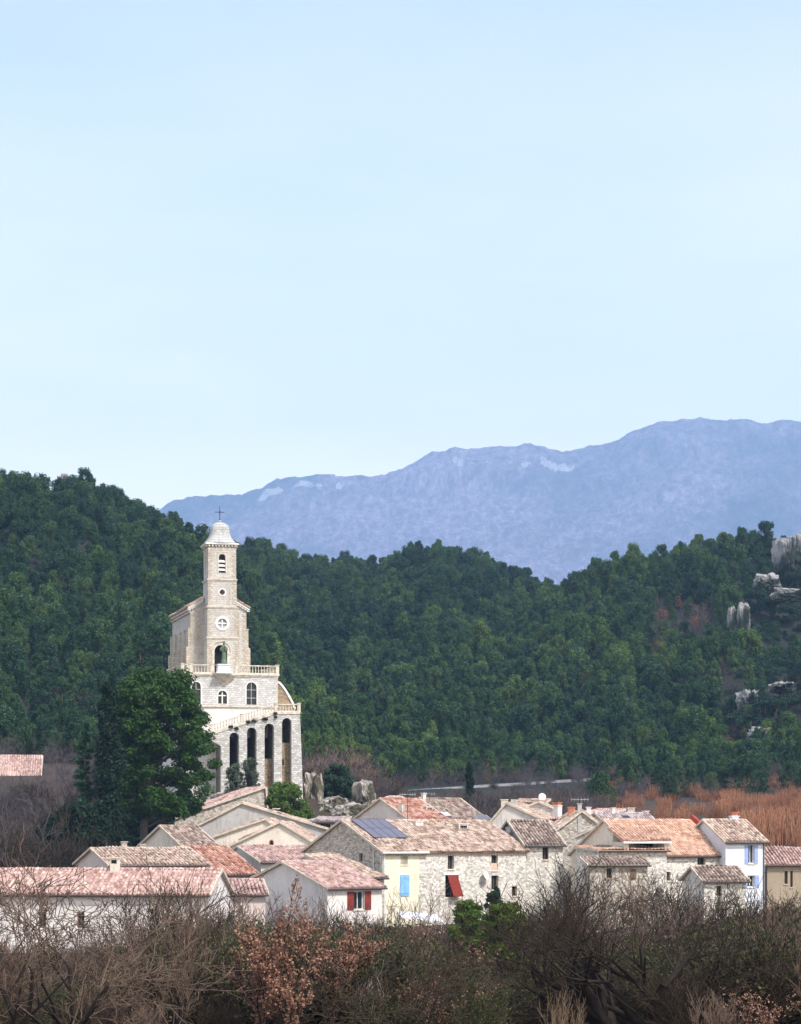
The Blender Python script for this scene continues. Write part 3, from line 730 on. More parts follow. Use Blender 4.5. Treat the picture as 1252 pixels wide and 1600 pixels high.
def baluster_mesh(h):
    mb = MB(); k = h / .8
    mb.box((-.075, -.075, 0), (.075, .075, .06 * k)); mb.box((-.075, -.075, h - .06 * k), (.075, .075, h))
    mb.lathe((0, 0, .06 * k), [(.05, 0), (.085, .1*k), (.09, .2*k), (.06, .34*k), (.04, .46*k), (.065, .58*k), (.05, .68*k)], 8)
    return mb
bal_proto = None
def balustrade(p, q, name='balustrade', h=1.08, spacing=.36, pedestals=(0, 1)):
    """bottom rail, top rail, end pedestals; every baluster a child"""
    global bal_proto
    p = Vector(p); q = Vector(q); d = q - p; L = d.length; dn = d.normalized()
    mb = MB(); mb.beam(p + Vector((0, 0, .07)), q + Vector((0, 0, .07)), .26, .14); mb.beam(p + Vector((0, 0, h - .06)), q + Vector((0, 0, h - .06)), .3, .13)
    hor = Vector((d.x, d.y, 0)); ang = math.atan2(d.y, d.x)
    for t in pedestals:
        c = p + d * t; W = Matrix.Translation(c) @ Matrix.Rotation(ang, 4, 'Z')
        mb.box((-.2, -.19, -.12), (.2, .19, h + .01), M=W); mb.box((-.25, -.24, h + .01), (.25, .24, h + .12), M=W)
    bo = mb.build(name, M['trim'], church)
    n = int(L / spacing)
    for i in range(n):
        t = (i + .5) / n
        if any(abs(t - k) * L < .25 for k in pedestals): continue
        c = p + d * t + Vector((0, 0, .12))
        if bal_proto is None:
            b = baluster_mesh(h - .23).build('baluster', M['trim'], bo); bal_proto = b
        else:
            b = bal_proto.copy(); b.parent = bo; col.objects.link(b)
        b.location = c; b.rotation_euler = (0, 0, ang)
    return bo
zc_ = zt1 + .16
balustrade((tl + .1, TF - .02, zc_), (bx0 - .2, TF - .02, zc_), pedestals=(0, .28, 1))
balustrade((bx1 + .2, TF - .02, zc_), (trr - .05, TF - .02, zc_), pedestals=(0, 1))
balustrade((tl + .1, 8, zc_), (tl + .1, TF + .4, zc_), pedestals=(0,))
balustrade((trr - .1, TF + .5, zc_), (trr - .1, 6, zc_), pedestals=(1,))

# pedestal and statue
py_ = TF - .45
ped = MB(); ped.lathe((CH.lx(348.7, py_), py_, zc_ - .05), [(1.0, 0), (1.0, .14), (.78, .2), (.70, 1.0), (.82, 1.06), (.82, 1.16)], 4, 0, 60, smooth=False)
# a square plan: rotate the four corners onto the axes
# (the superellipse with four samples already gives a square)
po = ped.build('statue_pedestal', M['statue_white'], church)
st = MB(); sx_, sz_ = CH.lx(350, py_), zc_ + 1.11
rings = [(.40,.36,0,0,0),(.42,.38,.08,0,0),(.37,.33,.3,0,0),(.33,.29,.7,.01,0),(.31,.26,1.05,.02,0),(.29,.24,1.35,.02,0),(.27,.22,1.6,.01,0),(.31,.23,1.85,0,0),(.36,.23,2.08,0,0),(.33,.20,2.22,0,0),(.15,.15,2.32,0,-.01),(.11,.12,2.38,0,-.02),(.15,.17,2.46,0,-.03),(.175,.2,2.58,0,-.03),(.16,.18,2.70,0,-.02),(.1,.11,2.79,0,-.01),(.03,.03,2.82,0,0)]
n_ = 20; vs = []
for a, b, z, ox, oy in rings:
    for i in range(n_):
        t = 2 * math.pi * i / n_; fold = 1 + (.07 * math.cos(6 * t + z) if z < 2.0 else 0)
        vs.append((sx_ + ox + a * .86 * fold * math.cos(t), py_ + oy + b * fold * math.sin(t), sz_ + z))
st.add(vs, [(j*n_+i, j*n_+(i+1)%n_, (j+1)*n_+(i+1)%n_, (j+1)*n_+i) for j in range(len(rings)-1) for i in range(n_)], smooth=True)
def limb(mb, pts, n=8):
    for (p, r0), (q, r1) in zip(pts[:-1], pts[1:]): mb.tube([sx_ + p[0], py_ + p[1], sz_ + p[2]], [sx_ + q[0], py_ + q[1], sz_ + q[2]], r0, r1, n)
limb(st, [((-.3, 0, 2.1), .13), ((-.42, -.08, 1.78), .115), ((-.22, -.3, 1.62), .085), ((-.06, -.34, 1.72), .05)])
limb(st, [((.3, 0, 2.1), .13), ((.4, -.1, 1.8), .12), ((.16, -.3, 1.7), .09), ((.02, -.33, 1.82), .05)])
st.lathe((sx_ + .1, py_ - .3, sz_ + 1.72), [(.03, 0), (.13, .08), (.15, .25), (.08, .38), (.1, .44), (.1, .52), (.04, .6)], 10)  # the child she carries
for k in range(8):
    t = 2 * math.pi * k / 8; st.tube((sx_ + .13*math.cos(t), py_ + .13*math.sin(t), sz_ + 2.72), (sx_ + .17*math.cos(t), py_ + .17*math.sin(t), sz_ + 2.9), .03, .01, 4)
statue = st.build('statue', M['bronze']); statue.location = (CH.X0, CH.Y0, 0); statue.rotation_euler = (0, 0, CH.a)
tag(statue, 'green bronze robed figure on a white pedestal before the church door', 'statue')

# arcade with the sloping stair above it
AF = -7.2; ath = 1.0
def ax(px): return CH.lx(px, AF)
def az(py, px): return CH.z(py, ax(px), AF)
outer = [(ax(346), zb), (ax(474.5), zb), (ax(473.5), az(1240, 473)), (ax(471.5), az(1180, 471)), (ax(469), az(1114, 469)), (ax(431), az(1114, 431)), (ax(329), az(1147, 329)), (ax(329), az(1156, 329)), (ax(346), az(1166, 346))]
holes = []
arc = [(366.3, 1144.6, 1250), (393.7, 1136.7, 1250), (421.0, 1130.5, 1250), (448.3, 1121.8, 1236)]
for c, top, bot in arc: holes.append(arch(ax(c - 7.4), ax(c + 7.4), az(bot, c), az(top, c), 12))
m = MB(); m.slab(outer, holes, wall_M(0, AF, 0), ath); arcade = m.build('arcade', M['rubble_church'], church)
for h_ in holes: m = MB(); ringstrip(m, h_[2:], .24, wall_M(0, AF, 0), -.03, .02); m.build('arch_ring', M['block'], arcade)
m = MB()      # stair deck, coping and inner side
dk = [(ax(469), az(1113, 469)), (ax(431), az(1113, 431)), (ax(329), az(1146, 329))]
for (a, b) in zip(dk[:-1], dk[1:]):
    vs = [(a[0], AF - .1, a[1] + .05), (b[0], AF - .1, b[1] + .05), (b[0], TF, b[1] + .05), (a[0], TF, a[1] + .05)]
    vs2 = [(x, y, z - .28) for x, y, z in vs]
    m.add(vs + vs2, [(0,3,2,1),(4,5,6,7),(0,1,5,4),(1,2,6,5),(2,3,7,6),(3,0,4,7)])
m.build('stair_deck', M['trim'], arcade)
m = MB(); ex = ax(469)
m.box((ex - .9, AF + ath + .002, zb), (ex - .02, TF + 2.4, az(1116, 469)))
m.box((trr + .0, TF + 1.4, zb), (ex - .91, TF + 2.3, az(1116, 469)))
m.build('end_wall', M['tan_wall'], arcade)
# infill seen low in the two right-hand arches
for (c, top) in ((421.0, 1185), (448.3, 1160)):
    m = MB(); x0, x1 = ax(c - 9), ax(c + 9); m.box((x0, AF + 1.3, zb), (x1, AF + 1.6, az(top, c))); m.build('infill_wall', M['tan_wall'], arcade)
m = MB(); m.box((ax(444), AF + 1.25, az(1195, 444)), (ax(447), AF + 1.31, az(1186, 444))); m.build('niche_shade', M['dark'], arcade)  # near-black block on the wall face, painted shade of a recess
a0, a1 = ax(467.5), ax(431.5)
balustrade((a1, AF + .2, az(1113, 431) + .06), (a0, AF + .2, az(1113, 469) + .06), pedestals=(0, 1), h=.98)
balustrade((ax(330), AF + .2, az(1146, 329) + .07), (a1 - .35, AF + .2, az(1113.5, 431) + .04), pedestals=(0, .5), h=.98, spacing=.36)
# curved parapet between terrace and landing
cp = [(434.5, 1066), (438, 1068.5), (442, 1073), (446, 1078.5), (450, 1085), (454, 1092), (458, 1100), (461, 1108)]
yl = TF + .3
c2 = [(CH.lx(a, yl), CH.z(b, 6, yl)) for a, b in cp]
m = MB(); m.slab(c2 + [(c2[-1][0], zt0 - 2), (c2[0][0], zt0 - 2)], [], wall_M(0, yl, 0), .3); par = m.build('curved_parapet', M['tan_wall'], church)
m = MB()
for p, q in zip(c2[:-1], c2[1:]): m.beam((p[0], yl + .12, p[1] + .05), (q[0], yl + .12, q[1] + .05), .5, .24)
m.build('coping', M['white_stone'], par)

# ------------------------------------------------------------------ houses
def chimney(fr, parent, lx, ly, z0, z1, w=.7, d=.55, mat='pale', pot=False, open_top=False, cap=True):
    m = MB(); m.box((lx - w/2, ly - d/2, z0), (lx + w/2, ly + d/2, z1))
    if cap: m.box((lx - w/2 - .07, ly - d/2 - .07, z1), (lx + w/2 + .07, ly + d/2 + .07, z1 + .08))
    c = m.build('chimney', M[mat], parent)
    if open_top:
        m = MB(); m.box((lx - w/2 + .12, ly - d/2 - .02, z1 - .4), (lx + w/2 - .12, ly - d/2 + .05, z1 - .12)); m.build('flue_shade', M['dark'], c)  # near-black block on the chimney face stands for the shaded flue mouth
    if pot:
        m = MB(); m.box((lx - w/2 + .06, ly - d/2 + .06, z1 + .08), (lx + w/2 - .06, ly + d/2 - .06, z1 + .34)); m.box((lx - w/2 - .05, ly - d/2 - .05, z1 + .34), (lx + w/2 + .05, ly + d/2 + .05, z1 + .41)); m.build('chimney_pot', M['brick'], c)
    return c
def window(parent, W, u0, u1, v0, v1, kind, th=.25):
    """W maps (u, depth, v) on the wall; the opening is already cut"""
    w = u1 - u0; h = v1 - v0
    if kind in ('dark', 'glass', 'boarded', 'shutters_lav', 'shutters_red', 'half'):
        m = MB(); f = .06
        for a in (rect(u0, u0+f, v0, v1), rect(u1-f, u1, v0, v1), rect(u0+f, u1-f, v0, v0+f), rect(u0+f, u1-f, v1-f, v1), rect((u0+u1)/2-.03, (u0+u1)/2+.03, v0+f, v1-f)):
            m.slab(a, [], W @ Matrix.Translation((0, th, 0)), .06)
        wn = m.build('window', M['white_stone'] if kind.startswith('shut') else M['wood'], parent)
        m = MB(); m.slab(rect(u0, u1, v0, v1), [], W @ Matrix.Translation((0, th + .08, 0)), .03)
        m.build('pane', M['glass'], wn)
        if kind == 'half': m = MB(); m.slab(rect(u0, u1, v0, v0 + h*.42), [], W @ Matrix.Translation((0, .12, 0)), .08); m.build('brick_infill', M['t_orange'], wn)
    if kind.startswith('shutters'):
        mt = M['lav'] if kind.endswith('lav') else M['redp']
        for a, b in ((u0 - w*.62, u0 - .03), (u1 + .03, u1 + w*.62)):
            m = MB(); m.slab(rect(a, b, v0 - .05, v1 + .02), [], W @ Matrix.Translation((0, -.06, 0)), .05)
            for q in (.18, .82): m.slab(rect(a + .02, b - .02, v0 + h*q - .05, v0 + h*q + .05), [], W @ Matrix.Translation((0, -.085, 0)), .026)
            m.build('shutter', mt, parent)
    if kind in ('closed_blue', 'closed_red', 'closed_wood'):
        mt = M[{'closed_blue': 'blue', 'closed_red': 'redp', 'closed_wood': 'wood'}[kind]]
        for a, b in ((u0, (u0+u1)/2 - .01), ((u0+u1)/2 + .01, u1)):
            m = MB(); m.slab(rect(a, b, v0, v1), [], W @ Matrix.Translation((0, -.09, 0)), .06)
            for q in (.15, .85): m.slab(rect(a + .02, b - .02, v0 + h*q - .05, v0 + h*q + .05), [], W @ Matrix.Translation((0, -.12, 0)), .028)
            m.build('shutter', mt, parent)
        return
    m = MB(); m.slab(rect(u0 - .08, u1 + .08, v0 - .12, v0 - .06), [], W @ Matrix.Translation((0, -.08, 0)), .12); m.build('sill', M['mortar'], parent)

HOUSES = {}
def house(name, label, px0, Y0, rot, px1, D, ye, yr, wall='pale', roof='t_old', zb=None, ridge='x', front=(), left=(), right=(), ov=.35, group=None,
          fmat=None, gut='gutter', cat='house', rough_=.03, rpos=.5, genoise=False, cw=.32):
    """front wall from column px0 to px1, eave at row ye, ridge at row yr"""
    fr = Frame(px0, Y0, rot); L = fr.lx(px1); ze = fr.z(ye)
    if zb is None:
        zb = min(ground(fr.X0 + x*fr.c - y*fr.s, fr.Y0 + x*fr.s + y*fr.c) for x in (0, L) for y in (0, D)) - .6
    o = empty(name, (fr.X0, fr.Y0, 0), fr.a, label, cat, group)
    rd = random.Random(hash((px0, Y0)) % 9999 if False else int(px0 * 7 + Y0))
    if ridge == 'x': rz = fr.z(yr, 0, D * rpos)
    elif ridge == 'y': rz = fr.z(yr, L / 2, 0)
    else: rz = fr.z(yr, 0, D)
    th = .4
    # openings, given in pixels on the front
    def conv(lst, mode):
        out = []
        for (a, b, c, d, k) in lst:
            if mode == 'f': u0, u1 = fr.lx(a), fr.lx(b); z1, z0 = fr.z(c, (u0+u1)/2), fr.z(d, (u0+u1)/2)
            elif mode == 'l':
                y0, y1 = fr.ly(b), fr.ly(a); z1, z0 = fr.z(c, 0, (y0+y1)/2), fr.z(d, 0, (y0+y1)/2); u0, u1 = D - y1, D - y0
            else:
                y0, y1 = fr.ly(a, L), fr.ly(b, L); z1, z0 = fr.z(c, L, (y0+y1)/2), fr.z(d, L, (y0+y1)/2); u0, u1 = y0, y1
            out.append((u0, u1, z0, z1, k))
        return out
    fo, lo, ro = conv(front, 'f'), conv(left, 'l'), conv(right, 'r')
    WF = Matrix.Identity(4); WB = Matrix.Translation((L, D, 0)) @ Matrix.Rotation(math.pi, 4, 'Z')
    WL = Matrix.Translation((0, D, 0)) @ Matrix.Rotation(-math.pi/2, 4, 'Z'); WR = Matrix.Translation((L, 0, 0)) @ Matrix.Rotation(math.pi/2, 4, 'Z')
    H = lambda l: [rect(a, b, c, d) for a, b, c, d, k in l if not k.startswith('closed')]
    mats = [M[wall], M[fmat or wall]]
    m = MB(); e = .003
    if ridge == 'x':
        m.slab(rect(0, L, zb, ze), H(fo), WF, th, 1); m.slab(rect(0, L, zb, ze), [], WB, th)
        gl = [(0 + th + e, zb), (D - th - e, zb), (D - th - e, ze), (D * (1 - rpos), rz), (th + e, ze)]
        gr = [(th + e, zb), (D - th - e, zb), (D - th - e, ze), (D * rpos, rz), (th + e, ze)]
        # gables run the full depth so the corners close
        gl = [(e, zb), (D - e, zb), (D - e, ze), (D * (1 - rpos), rz), (e, ze)]; gr = [(e, zb), (D - e, zb), (D - e, ze), (D * rpos, rz), (e, ze)]
        m.slab(gl, H(lo), WL @ Matrix.Translation((0, e, 0)), th); m.slab(gr, H(ro), WR @ Matrix.Translation((0, e, 0)), th)
    elif ridge == 'y':
        g = [(0, zb), (L, zb), (L, ze), (L * rpos, rz), (0, ze)]
        g2 = [(0, zb), (L, zb), (L, ze), (L * (1 - rpos), rz), (0, ze)]
        m.slab(g, H(fo), WF, th, 1); m.slab(g2, [], WB, th)
        m.slab(rect(e, D - e, zb, ze), H(lo), WL @ Matrix.Translation((0, e, 0)), th); m.slab(rect(e, D - e, zb, ze), H(ro), WR @ Matrix.Translation((0, e, 0)), th)
    else:
        m.slab(rect(0, L, zb, ze), H(fo), WF, th, 1); m.slab(rect(0, L, zb, rz), [], WB, th)
        m.slab([(e, zb), (D - e, zb), (D - e, ze), (e, rz)], H(lo), WL @ Matrix.Translation((0, e, 0)), th)
        m.slab([(e, zb), (D - e, zb), (D - e, rz), (e, ze)], H(ro), WR @ Matrix.Translation((0, e, 0)), th)
    m.build('wall', mats, o)
    for l, W in ((fo, WF), (lo, WL), (ro, WR)):
        for a, b, c, d, k in l: window(o, W, a, b, c, d, k)
    m = MB(); g = .25
    if ridge == 'x':
        s = (rz - ze) / (D * rpos); V = math.hypot(D*rpos + ov, (D*rpos + ov) * s)
        tile_roof(m, (-g, -ov, ze - ov*s + .1), (1, 0, 0), (0, 1, s), L + 2*g, V, rd, cw=cw, wob=rough_)
        s2 = (rz - ze) / (D * (1 - rpos)); V = math.hypot(D*(1-rpos) + ov, (D*(1-rpos) + ov) * s2)
        tile_roof(m, (L + g, D + ov, ze - ov*s2 + .1), (-1, 0, 0), (0, -1, s2), L + 2*g, V, rd, cw=cw*1.3, rl=.8)
        ridge_tiles(m, (-g, D*rpos, rz + .13), (L + g, D*rpos, rz + .13), rd)
    elif ridge == 'y':
        s = (rz - ze) / (L * rpos); V = math.hypot(L*rpos + ov, (L*rpos + ov) * s)
        tile_roof(m, (-ov, D + g, ze - ov*s + .1), (0, -1, 0), (1, 0, s), D + 2*g, V, rd, cw=cw, wob=rough_)
        s2 = (rz - ze) / (L * (1 - rpos)); V = math.hypot(L*(1-rpos) + ov, (L*(1-rpos) + ov) * s2)
        tile_roof(m, (L + ov, -g, ze - ov*s2 + .1), (0, 1, 0), (-1, 0, s2), D + 2*g, V, rd, cw=cw, wob=rough_)
        ridge_tiles(m, (L*rpos, -g, rz + .13), (L*rpos, D + g, rz + .13), rd)
    else:
        s = (rz - ze) / D; V = math.hypot(D + ov + .1, (D + ov + .1) * s)
        tile_roof(m, (-g, -ov, ze - ov*s + .1), (1, 0, 0), (0, 1, s), L + 2*g, V, rd, cw=cw, wob=rough_)
        ridge_tiles(m, (-g, D + .1, rz + .15), (L + g, D + .1, rz + .15), rd)
    ro_ = m.build('roof', M[roof], o)
    # verge mortar along the visible gable edges
    if ridge in ('x', 'mono'):
        yy = D * rpos if ridge == 'x' else D
        for xx in (-g + .02, L + g - .02):
            ridge_end = (xx, yy, rz + .1); m = MB()
            m.beam((xx, -ov, ze - ov*s + .06), ridge_end, .16, .2)
            if ridge == 'x': m.beam(ridge_end, (xx, D + ov, ze - ov*s2 + .06), .16, .2)
            m.build('verge', M['mortar'], ro_)
    else:
        for yy in (-g + .02,):
            m = MB(); m.beam((-ov, yy, ze - ov*s + .06), (L*rpos, yy, rz + .1), .16, .2); m.beam((L*rpos, yy, rz + .1), (L + ov, yy, ze - ov*s2 + .06), .16, .2); m.build('verge', M['mortar'], ro_)
    if ridge != 'y':
        if genoise:
            m = MB(); n = int(L / .3)
            m.box((0, -.16, ze - .12), (L, -.002, ze + .0)); m.box((0, -.08, ze - .3), (L, -.002, ze - .2))
            for i in range(n):
                x = (i + .5) * L / n
                m.tube((x, -.22, ze - .15), (x, -.0, ze - .15), .09, .09, 6); m.tube((x + .15, -.12, ze - .33), (x + .15, -.0, ze - .33), .08, .08, 6)
            m.build('eaves_tiles', M['t_old'], ro_)
        if gut:
            m = MB(); gz = ze - ov*s + .0
            m.tube((-g, -ov - .07, gz), (L + g, -ov - .07, gz), .075, .075, 8); m.build('gutter', M[gut], o)
    HOUSES[label] = (fr, o, L, D, ze, rz)
    return fr, o, L, D, ze, rz
def on_roof(h, px, py_probe, ly):   # height of the front slope at depth ly
    fr, o, L, D, ze, rz = h; return ze + (rz - ze) * ly / (D * .5)

# the big stone house with solar panels
h1 = house('stone_house', 'large rubble stone and yellow house with solar panels and a red window awning', 598, 220, 38, 822, 12.2, 1331, 1283.5, 'stone', 't_old', fmat='stonepale',
   front=[(625.5, 637.5, 1332.5, 1351, 'dark'), (625, 639, 1367, 1400, 'closed_blue'), (700, 709.5, 1333, 1358, 'dark'), (696, 717, 1367, 1402, 'dark'), (768, 778, 1333, 1360, 'half'), (768, 779, 1368, 1390, 'dark'), (800, 808, 1385, 1400, 'dark')],
   left=[(561, 566.5, 1333, 1346, 'boarded')], genoise=True, gut=None, rough_=.07)
fr, o, L, D, ze, rz = h1
m = MB(); x1 = fr.lx(655)
m.slab(rect(-.0, x1, -1, ze - .36), [rect(fr.lx(625.5), fr.lx(637.5), fr.z(1351, fr.lx(631.5)), fr.z(1332.5, fr.lx(631.5)))], Matrix.Translation((0, -.022, 0)), .02)
m.build('yellow_render_panel', M['yellow'], o)
m = MB(); m.tube((-.3, -ov - .0 - .05, ze - .1), (fr.lx(666), -ov - .05, ze - .1), .11, .11, 8); m.tube((.12, -.12, ze - .2), (.12, -.12, -.5), .05, .05, 8); m.build('gutter', M['pipe_white'], o)
m = MB(); yy = fr.ly(584.6); m.tube((-.08, yy, fr.z(1327, 0, yy)), (-.08, yy, fr.z(1362, 0, yy)), .06, .06, 8); m.build('downpipe', M['pipe_white'], o)
s = (rz - ze) / (D / 2); nrm = Vector((0, -s, 1)).normalized()
def roofpt(fr, ze, s, px, py):
    """the point of the front roof slope seen at this photo pixel"""
    lo, hi = 0.0, 20.0
    f = lambda y: (ze + s*y + .2) - fr.z(py, fr.lx(px, y), y)
    for _ in range(40):
        mid = (lo + hi) / 2
        if f(mid) > 0: hi = mid
        else: lo = mid
    return fr.lx(px, lo), lo
sp = [(0.55, .55), (4.9, .55)]
m = MB(); x0s, x1s, y0s, y1s = .6, 4.6, 2.1, 5.9
sp_n = 4
for i in range(sp_n):
    for j in range(2):
        xa = x0s + (x1s - x0s) * i / sp_n; xb = x0s + (x1s - x0s) * (i + 1) / sp_n - .03
        ya = y0s + (y1s - y0s) * j / 2; yb = y0s + (y1s - y0s) * (j + 1) / 2 - .03
        vs = []
        for dn in (.26, .31):
            for x, y in ((xa, ya), (xb, ya), (xb, yb), (xa, yb)): vs.append(Vector((x, y, ze + s*y + .08)) + nrm * dn)
        p = MB(); p.add(vs, [(3,2,1,0),(4,5,6,7),(0,1,5,4),(1,2,6,5),(2,3,7,6),(3,0,4,7)])
        so_ = p.build('solar_panel', M['solar'], o)
        q = MB(); c4 = vs[4:]
        for k in range(4): q.beam(c4[k], c4[(k+1) % 4], .05, .05)
        q.build('frame', M['solar'], so_)
def roof_chim(h, px, ly, pyt, **kw):
    fr, o, L, D, ze, rz = h; lx = fr.lx(px, ly); zs = ze + (rz - ze) * (1 - abs(ly - D/2) / (D/2))
    return chimney(fr, o, lx, ly, zs - .3, fr.z(pyt, lx, ly), **kw)
roof_chim(h1, 720, 4.6, 1288, w=1.1, d=.9, mat='stonepale', open_top=True)
roof_chim(h1, 651, 5.2, 1284, w=.9, d=.9, mat='pale')
roof_chim(h1, 798, 4.5, 1294, w=.6, d=.6, mat='white')
# red awning leaning out of its window, satellite dish
m = MB(); xa, xb = fr.lx(696.5), fr.lx(714); zt_, zb_ = fr.z(1367.5, 7), fr.z(1401, 7)
m.add([(xa+.15, -.06, zt_), (xb, -.06, zt_), (xb + .2, -.75, zb_), (xa + .35, -.75, zb_), (xa+.15, -.10, zt_), (xb, -.10, zt_), (xb + .2, -.79, zb_), (xa + .35, -.79, zb_)], [(0,1,2,3),(7,6,5,4),(0,4,5,1),(1,5,6,2),(2,6,7,3),(3,7,4,0)])
m.build('awning', M['redcloth'], o)
m = MB(); m.box((xa - .25, -.05, zt_ + .02), (xb + .25, .02, zt_ + .2)); m.build('lintel', M['white_stone'], o)
def dish(label, p, r, az_, el=25, mat='dish', pole=None, group=None):
    d = empty('satellite_dish', p, 0, label, 'satellite dish', group)
    m = MB(); m.lathe((0, 0, 0), [(r*.02, -.25*r), (r*.5, -.19*r), (r*.85, -.07*r), (r, 0), (r*.97, .02), (r*.8, -.06*r), (r*.4, -.17*r), (r*.03, -.22*r)], 20)
    Rt = Matrix.Rotation(R(az_), 4, 'Z') @ Matrix.Rotation(R(90 - el), 4, 'X'); m.v = [tuple(Rt @ Vector(v)) for v in m.v]
    m.build('reflector', M['dish'], d)
    f = Rt @ Vector((0, 0, r * 1.0)); b = Rt @ Vector((0, 0, -.25 * r)); e_ = Rt @ Vector((0, -r, 0))
    m = MB(); m.tube(e_, f, .02, .02, 5); m.tube(f - (f - b) * .06, f, .06, .06, 6); m.build('feed_arm', M['alu'], d)
    if pole: m = MB(); m.tube(b, b + Vector(pole), .03, .03, 6); m.build('pole', M['iron'], d)
    return d
def wpt(h, lx, ly, z): fr = h[0]; return (fr.X0 + lx*fr.c - ly*fr.s, fr.Y0 + lx*fr.s + ly*fr.c, z)
lx_ = fr.lx(754.5); dish('white satellite dish on the stone house wall right of the red awning', wpt(h1, lx_, -.55, fr.z(1368, lx_)), .48, 60, 20, pole=(0.2, .45, -.1))

h2 = house('stone_annex', 'low stone house with brown tiles directly right of the solar panel house', 822, 231, 15, 880, 10.5, 1320, 1284, 'stone', 't_brown', fmat='stonepale', front=[(848, 857.5, 1324, 1343, 'dark')], rough_=.05)
# houses behind it
h3 = house('red_roof_house', 'house under bright red tiles behind the solar panel house', 655, 252, 38, 713, 13, 1292, 1249.5, 'pale', 't_red', left=[(621, 628, 1257, 1274, 'glass')], ridge='x')
roof_chim(h3, 668, 4.2, 1261, w=.9, d=.8, mat='pale', open_top=True)
roof_chim(h3, 662, 8, 1240, w=.4, d=.4, mat='pale')
h3b = house('brown_roof_house', 'house under weathered brown tiles next to the bright red roof', 716, 259, 38, 776, 13, 1294, 1249, 'pale', 't_brown')
h3c = house('gabled_house', 'pale gabled house left of the red roof, with a rooftop antenna', 588, 262, -8, 634, 8, 1254, 1246, 'pale', 't_old', ridge='y')
# skylights
def skylight(h, px, ly, w=.9, l=1.1, mat='glass'):
    fr, o, L, D, ze, rz = h; s = (rz - ze) / (D/2); lx = fr.lx(px, ly); n = Vector((0, -s, 1)).normalized()
    vs = []
    for dn in (.05, .3):
        for x, y in ((lx - w/2, ly), (lx + w/2, ly), (lx + w/2, ly + l), (lx - w/2, ly + l)): vs.append(Vector((x, y, ze + s*y + .08)) + n*dn)
    m = MB(); m.add(vs, [(3,2,1,0),(4,5,6,7),(0,1,5,4),(1,2,6,5),(2,3,7,6),(3,0,4,7)]); a = m.build('skylight', M['alu'], o)
    c = sum(vs[4:], Vector()) / 4; m = MB(); m.add([c + (v - c) * .85 + n * .012 for v in vs[4:]], [(0, 1, 2, 3)]); m.build('pane', M[mat], a)
skylight(h3, 700, 1.9, 1.0, .9, 'dish'); skylight(h3b, 757, 1.4, 1.9, .9, 'solar')
# centre-right cluster
h5 = house('plaster_gable_house', 'house with a long bare plaster gable sloping to the right, behind the stone annex', 748, 262, -14, 905, 9, 1307, 1256, 'pale', 't_old', ridge='y', rpos=.28)
chimney(h5[0], h5[1], h5[0].lx(788.5, 1), 1, h5[5] - 2.2, h5[0].z(1250, 3, 1), w=.65, d=.6, mat='cream')
chimney(h5[0], h5[1], h5[0].lx(803, 1), 1, h5[5] - 2.2, h5[0].z(1249, 3, 1), w=.55, d=.5, mat='grey', cap=False)
h5b = house('flat_gabled_house', 'small cream house with a slit window under the white satellite dish', 806, 276, -8, 850, 7, 1256, 1251, 'cream', 't_old', ridge='mono', front=[(812, 821, 1255, 1259, 'dark')])
h5c = house('low_gabled_house', 'small stone gable below the white satellite dish on its pole', 822, 268, -6, 861, 6, 1262, 1254.5, 'stonepale', 't_old', ridge='y')
p = at(847.5, 1245, 270); dish('round white satellite dish high on a pole above the rooftops', p, .42, 8, 15, pole=(0, .1, -2.2))
h5d = house('tiled_house', 'house with a grey plaster chimney and pink tiles, left of the antenna chimney', 861, 262, -40, 905, 9, 1283, 1266, 'stonepale', 't_pink', ridge='mono')
chimney(h5d[0], h5d[1], h5d[0].lx(870, 5), 5, 9, h5d[0].z(1259, 2, 5), w=.9, d=.8, mat='white', pot=True)
h6a = house('stone_gable_house', 'rubble gable house with a tall chimney crowned by a television antenna', 872, 248, 4, 946, 8, 1296, 1269, 'stone', 't_old', ridge='y', rpos=.5)
chimney(h6a[0], h6a[1], h6a[0].lx(906, 0), .1, h6a[4] - .5, h6a[0].z(1256, 2, 0), w=.42, d=.4, mat='grey')
chimney(h6a[0], h6a[1], h6a[0].lx(893, 4), 4, h6a[4] + .5, h6a[0].z(1262, 2, 4), w=.7, d=.6, mat='brick')
chimney(h6a[0], h6a[1], h6a[0].lx(920, 4), 4, h6a[4] + .8, h6a[0].z(1262, 3, 4), w=.45, d=.4, mat='white')
h6 = house('cream_gable_house', 'cream gabled house below the antenna chimney, left of the covered roof terrace', 901, 236, -12, 1005, 9, 1308, 1283, 'stonepale', 't_grey', ridge='y', rpos=.52)
h6c = house('small_lean_to', 'small lean-to roof in the bushes below the cream gable', 934, 222, 0, 975, 4, 1330, 1324, 'stonepale', 't_brown', ridge='mono', front=[(960, 966, 1334, 1345, 'dark')])
h7b = house('violet_roof_house', 'house with a grey violet tiled roof and a dark skylight', 962, 252, 22, 1040, 9, 1300, 1272, 'pale', 't_grey')
skylight(h7b, 980, 2.6, 1.1, .8); roof_chim(h7b, 958, 4, 1263, w=.35, d=.35, mat='pale'); roof_chim(h7b, 985, 5.5, 1263, w=.8, d=.5, mat='stone'); roof_chim(h7b, 1009, 6, 1268, w=.5, d=.5, mat='white')
h7 = house('orange_roof_house', 'long cream house with a big orange tiled roof and covered roof terrace', 1000, 222, 33, 1132, 10.5, 1336, 1283, 'cream', 't_orange', fmat='stonepale', front=[(1090, 1102.5, 1340, 1351.5, 'dark'), (1040, 1048, 1362, 1376, 'dark')], cw=.29)
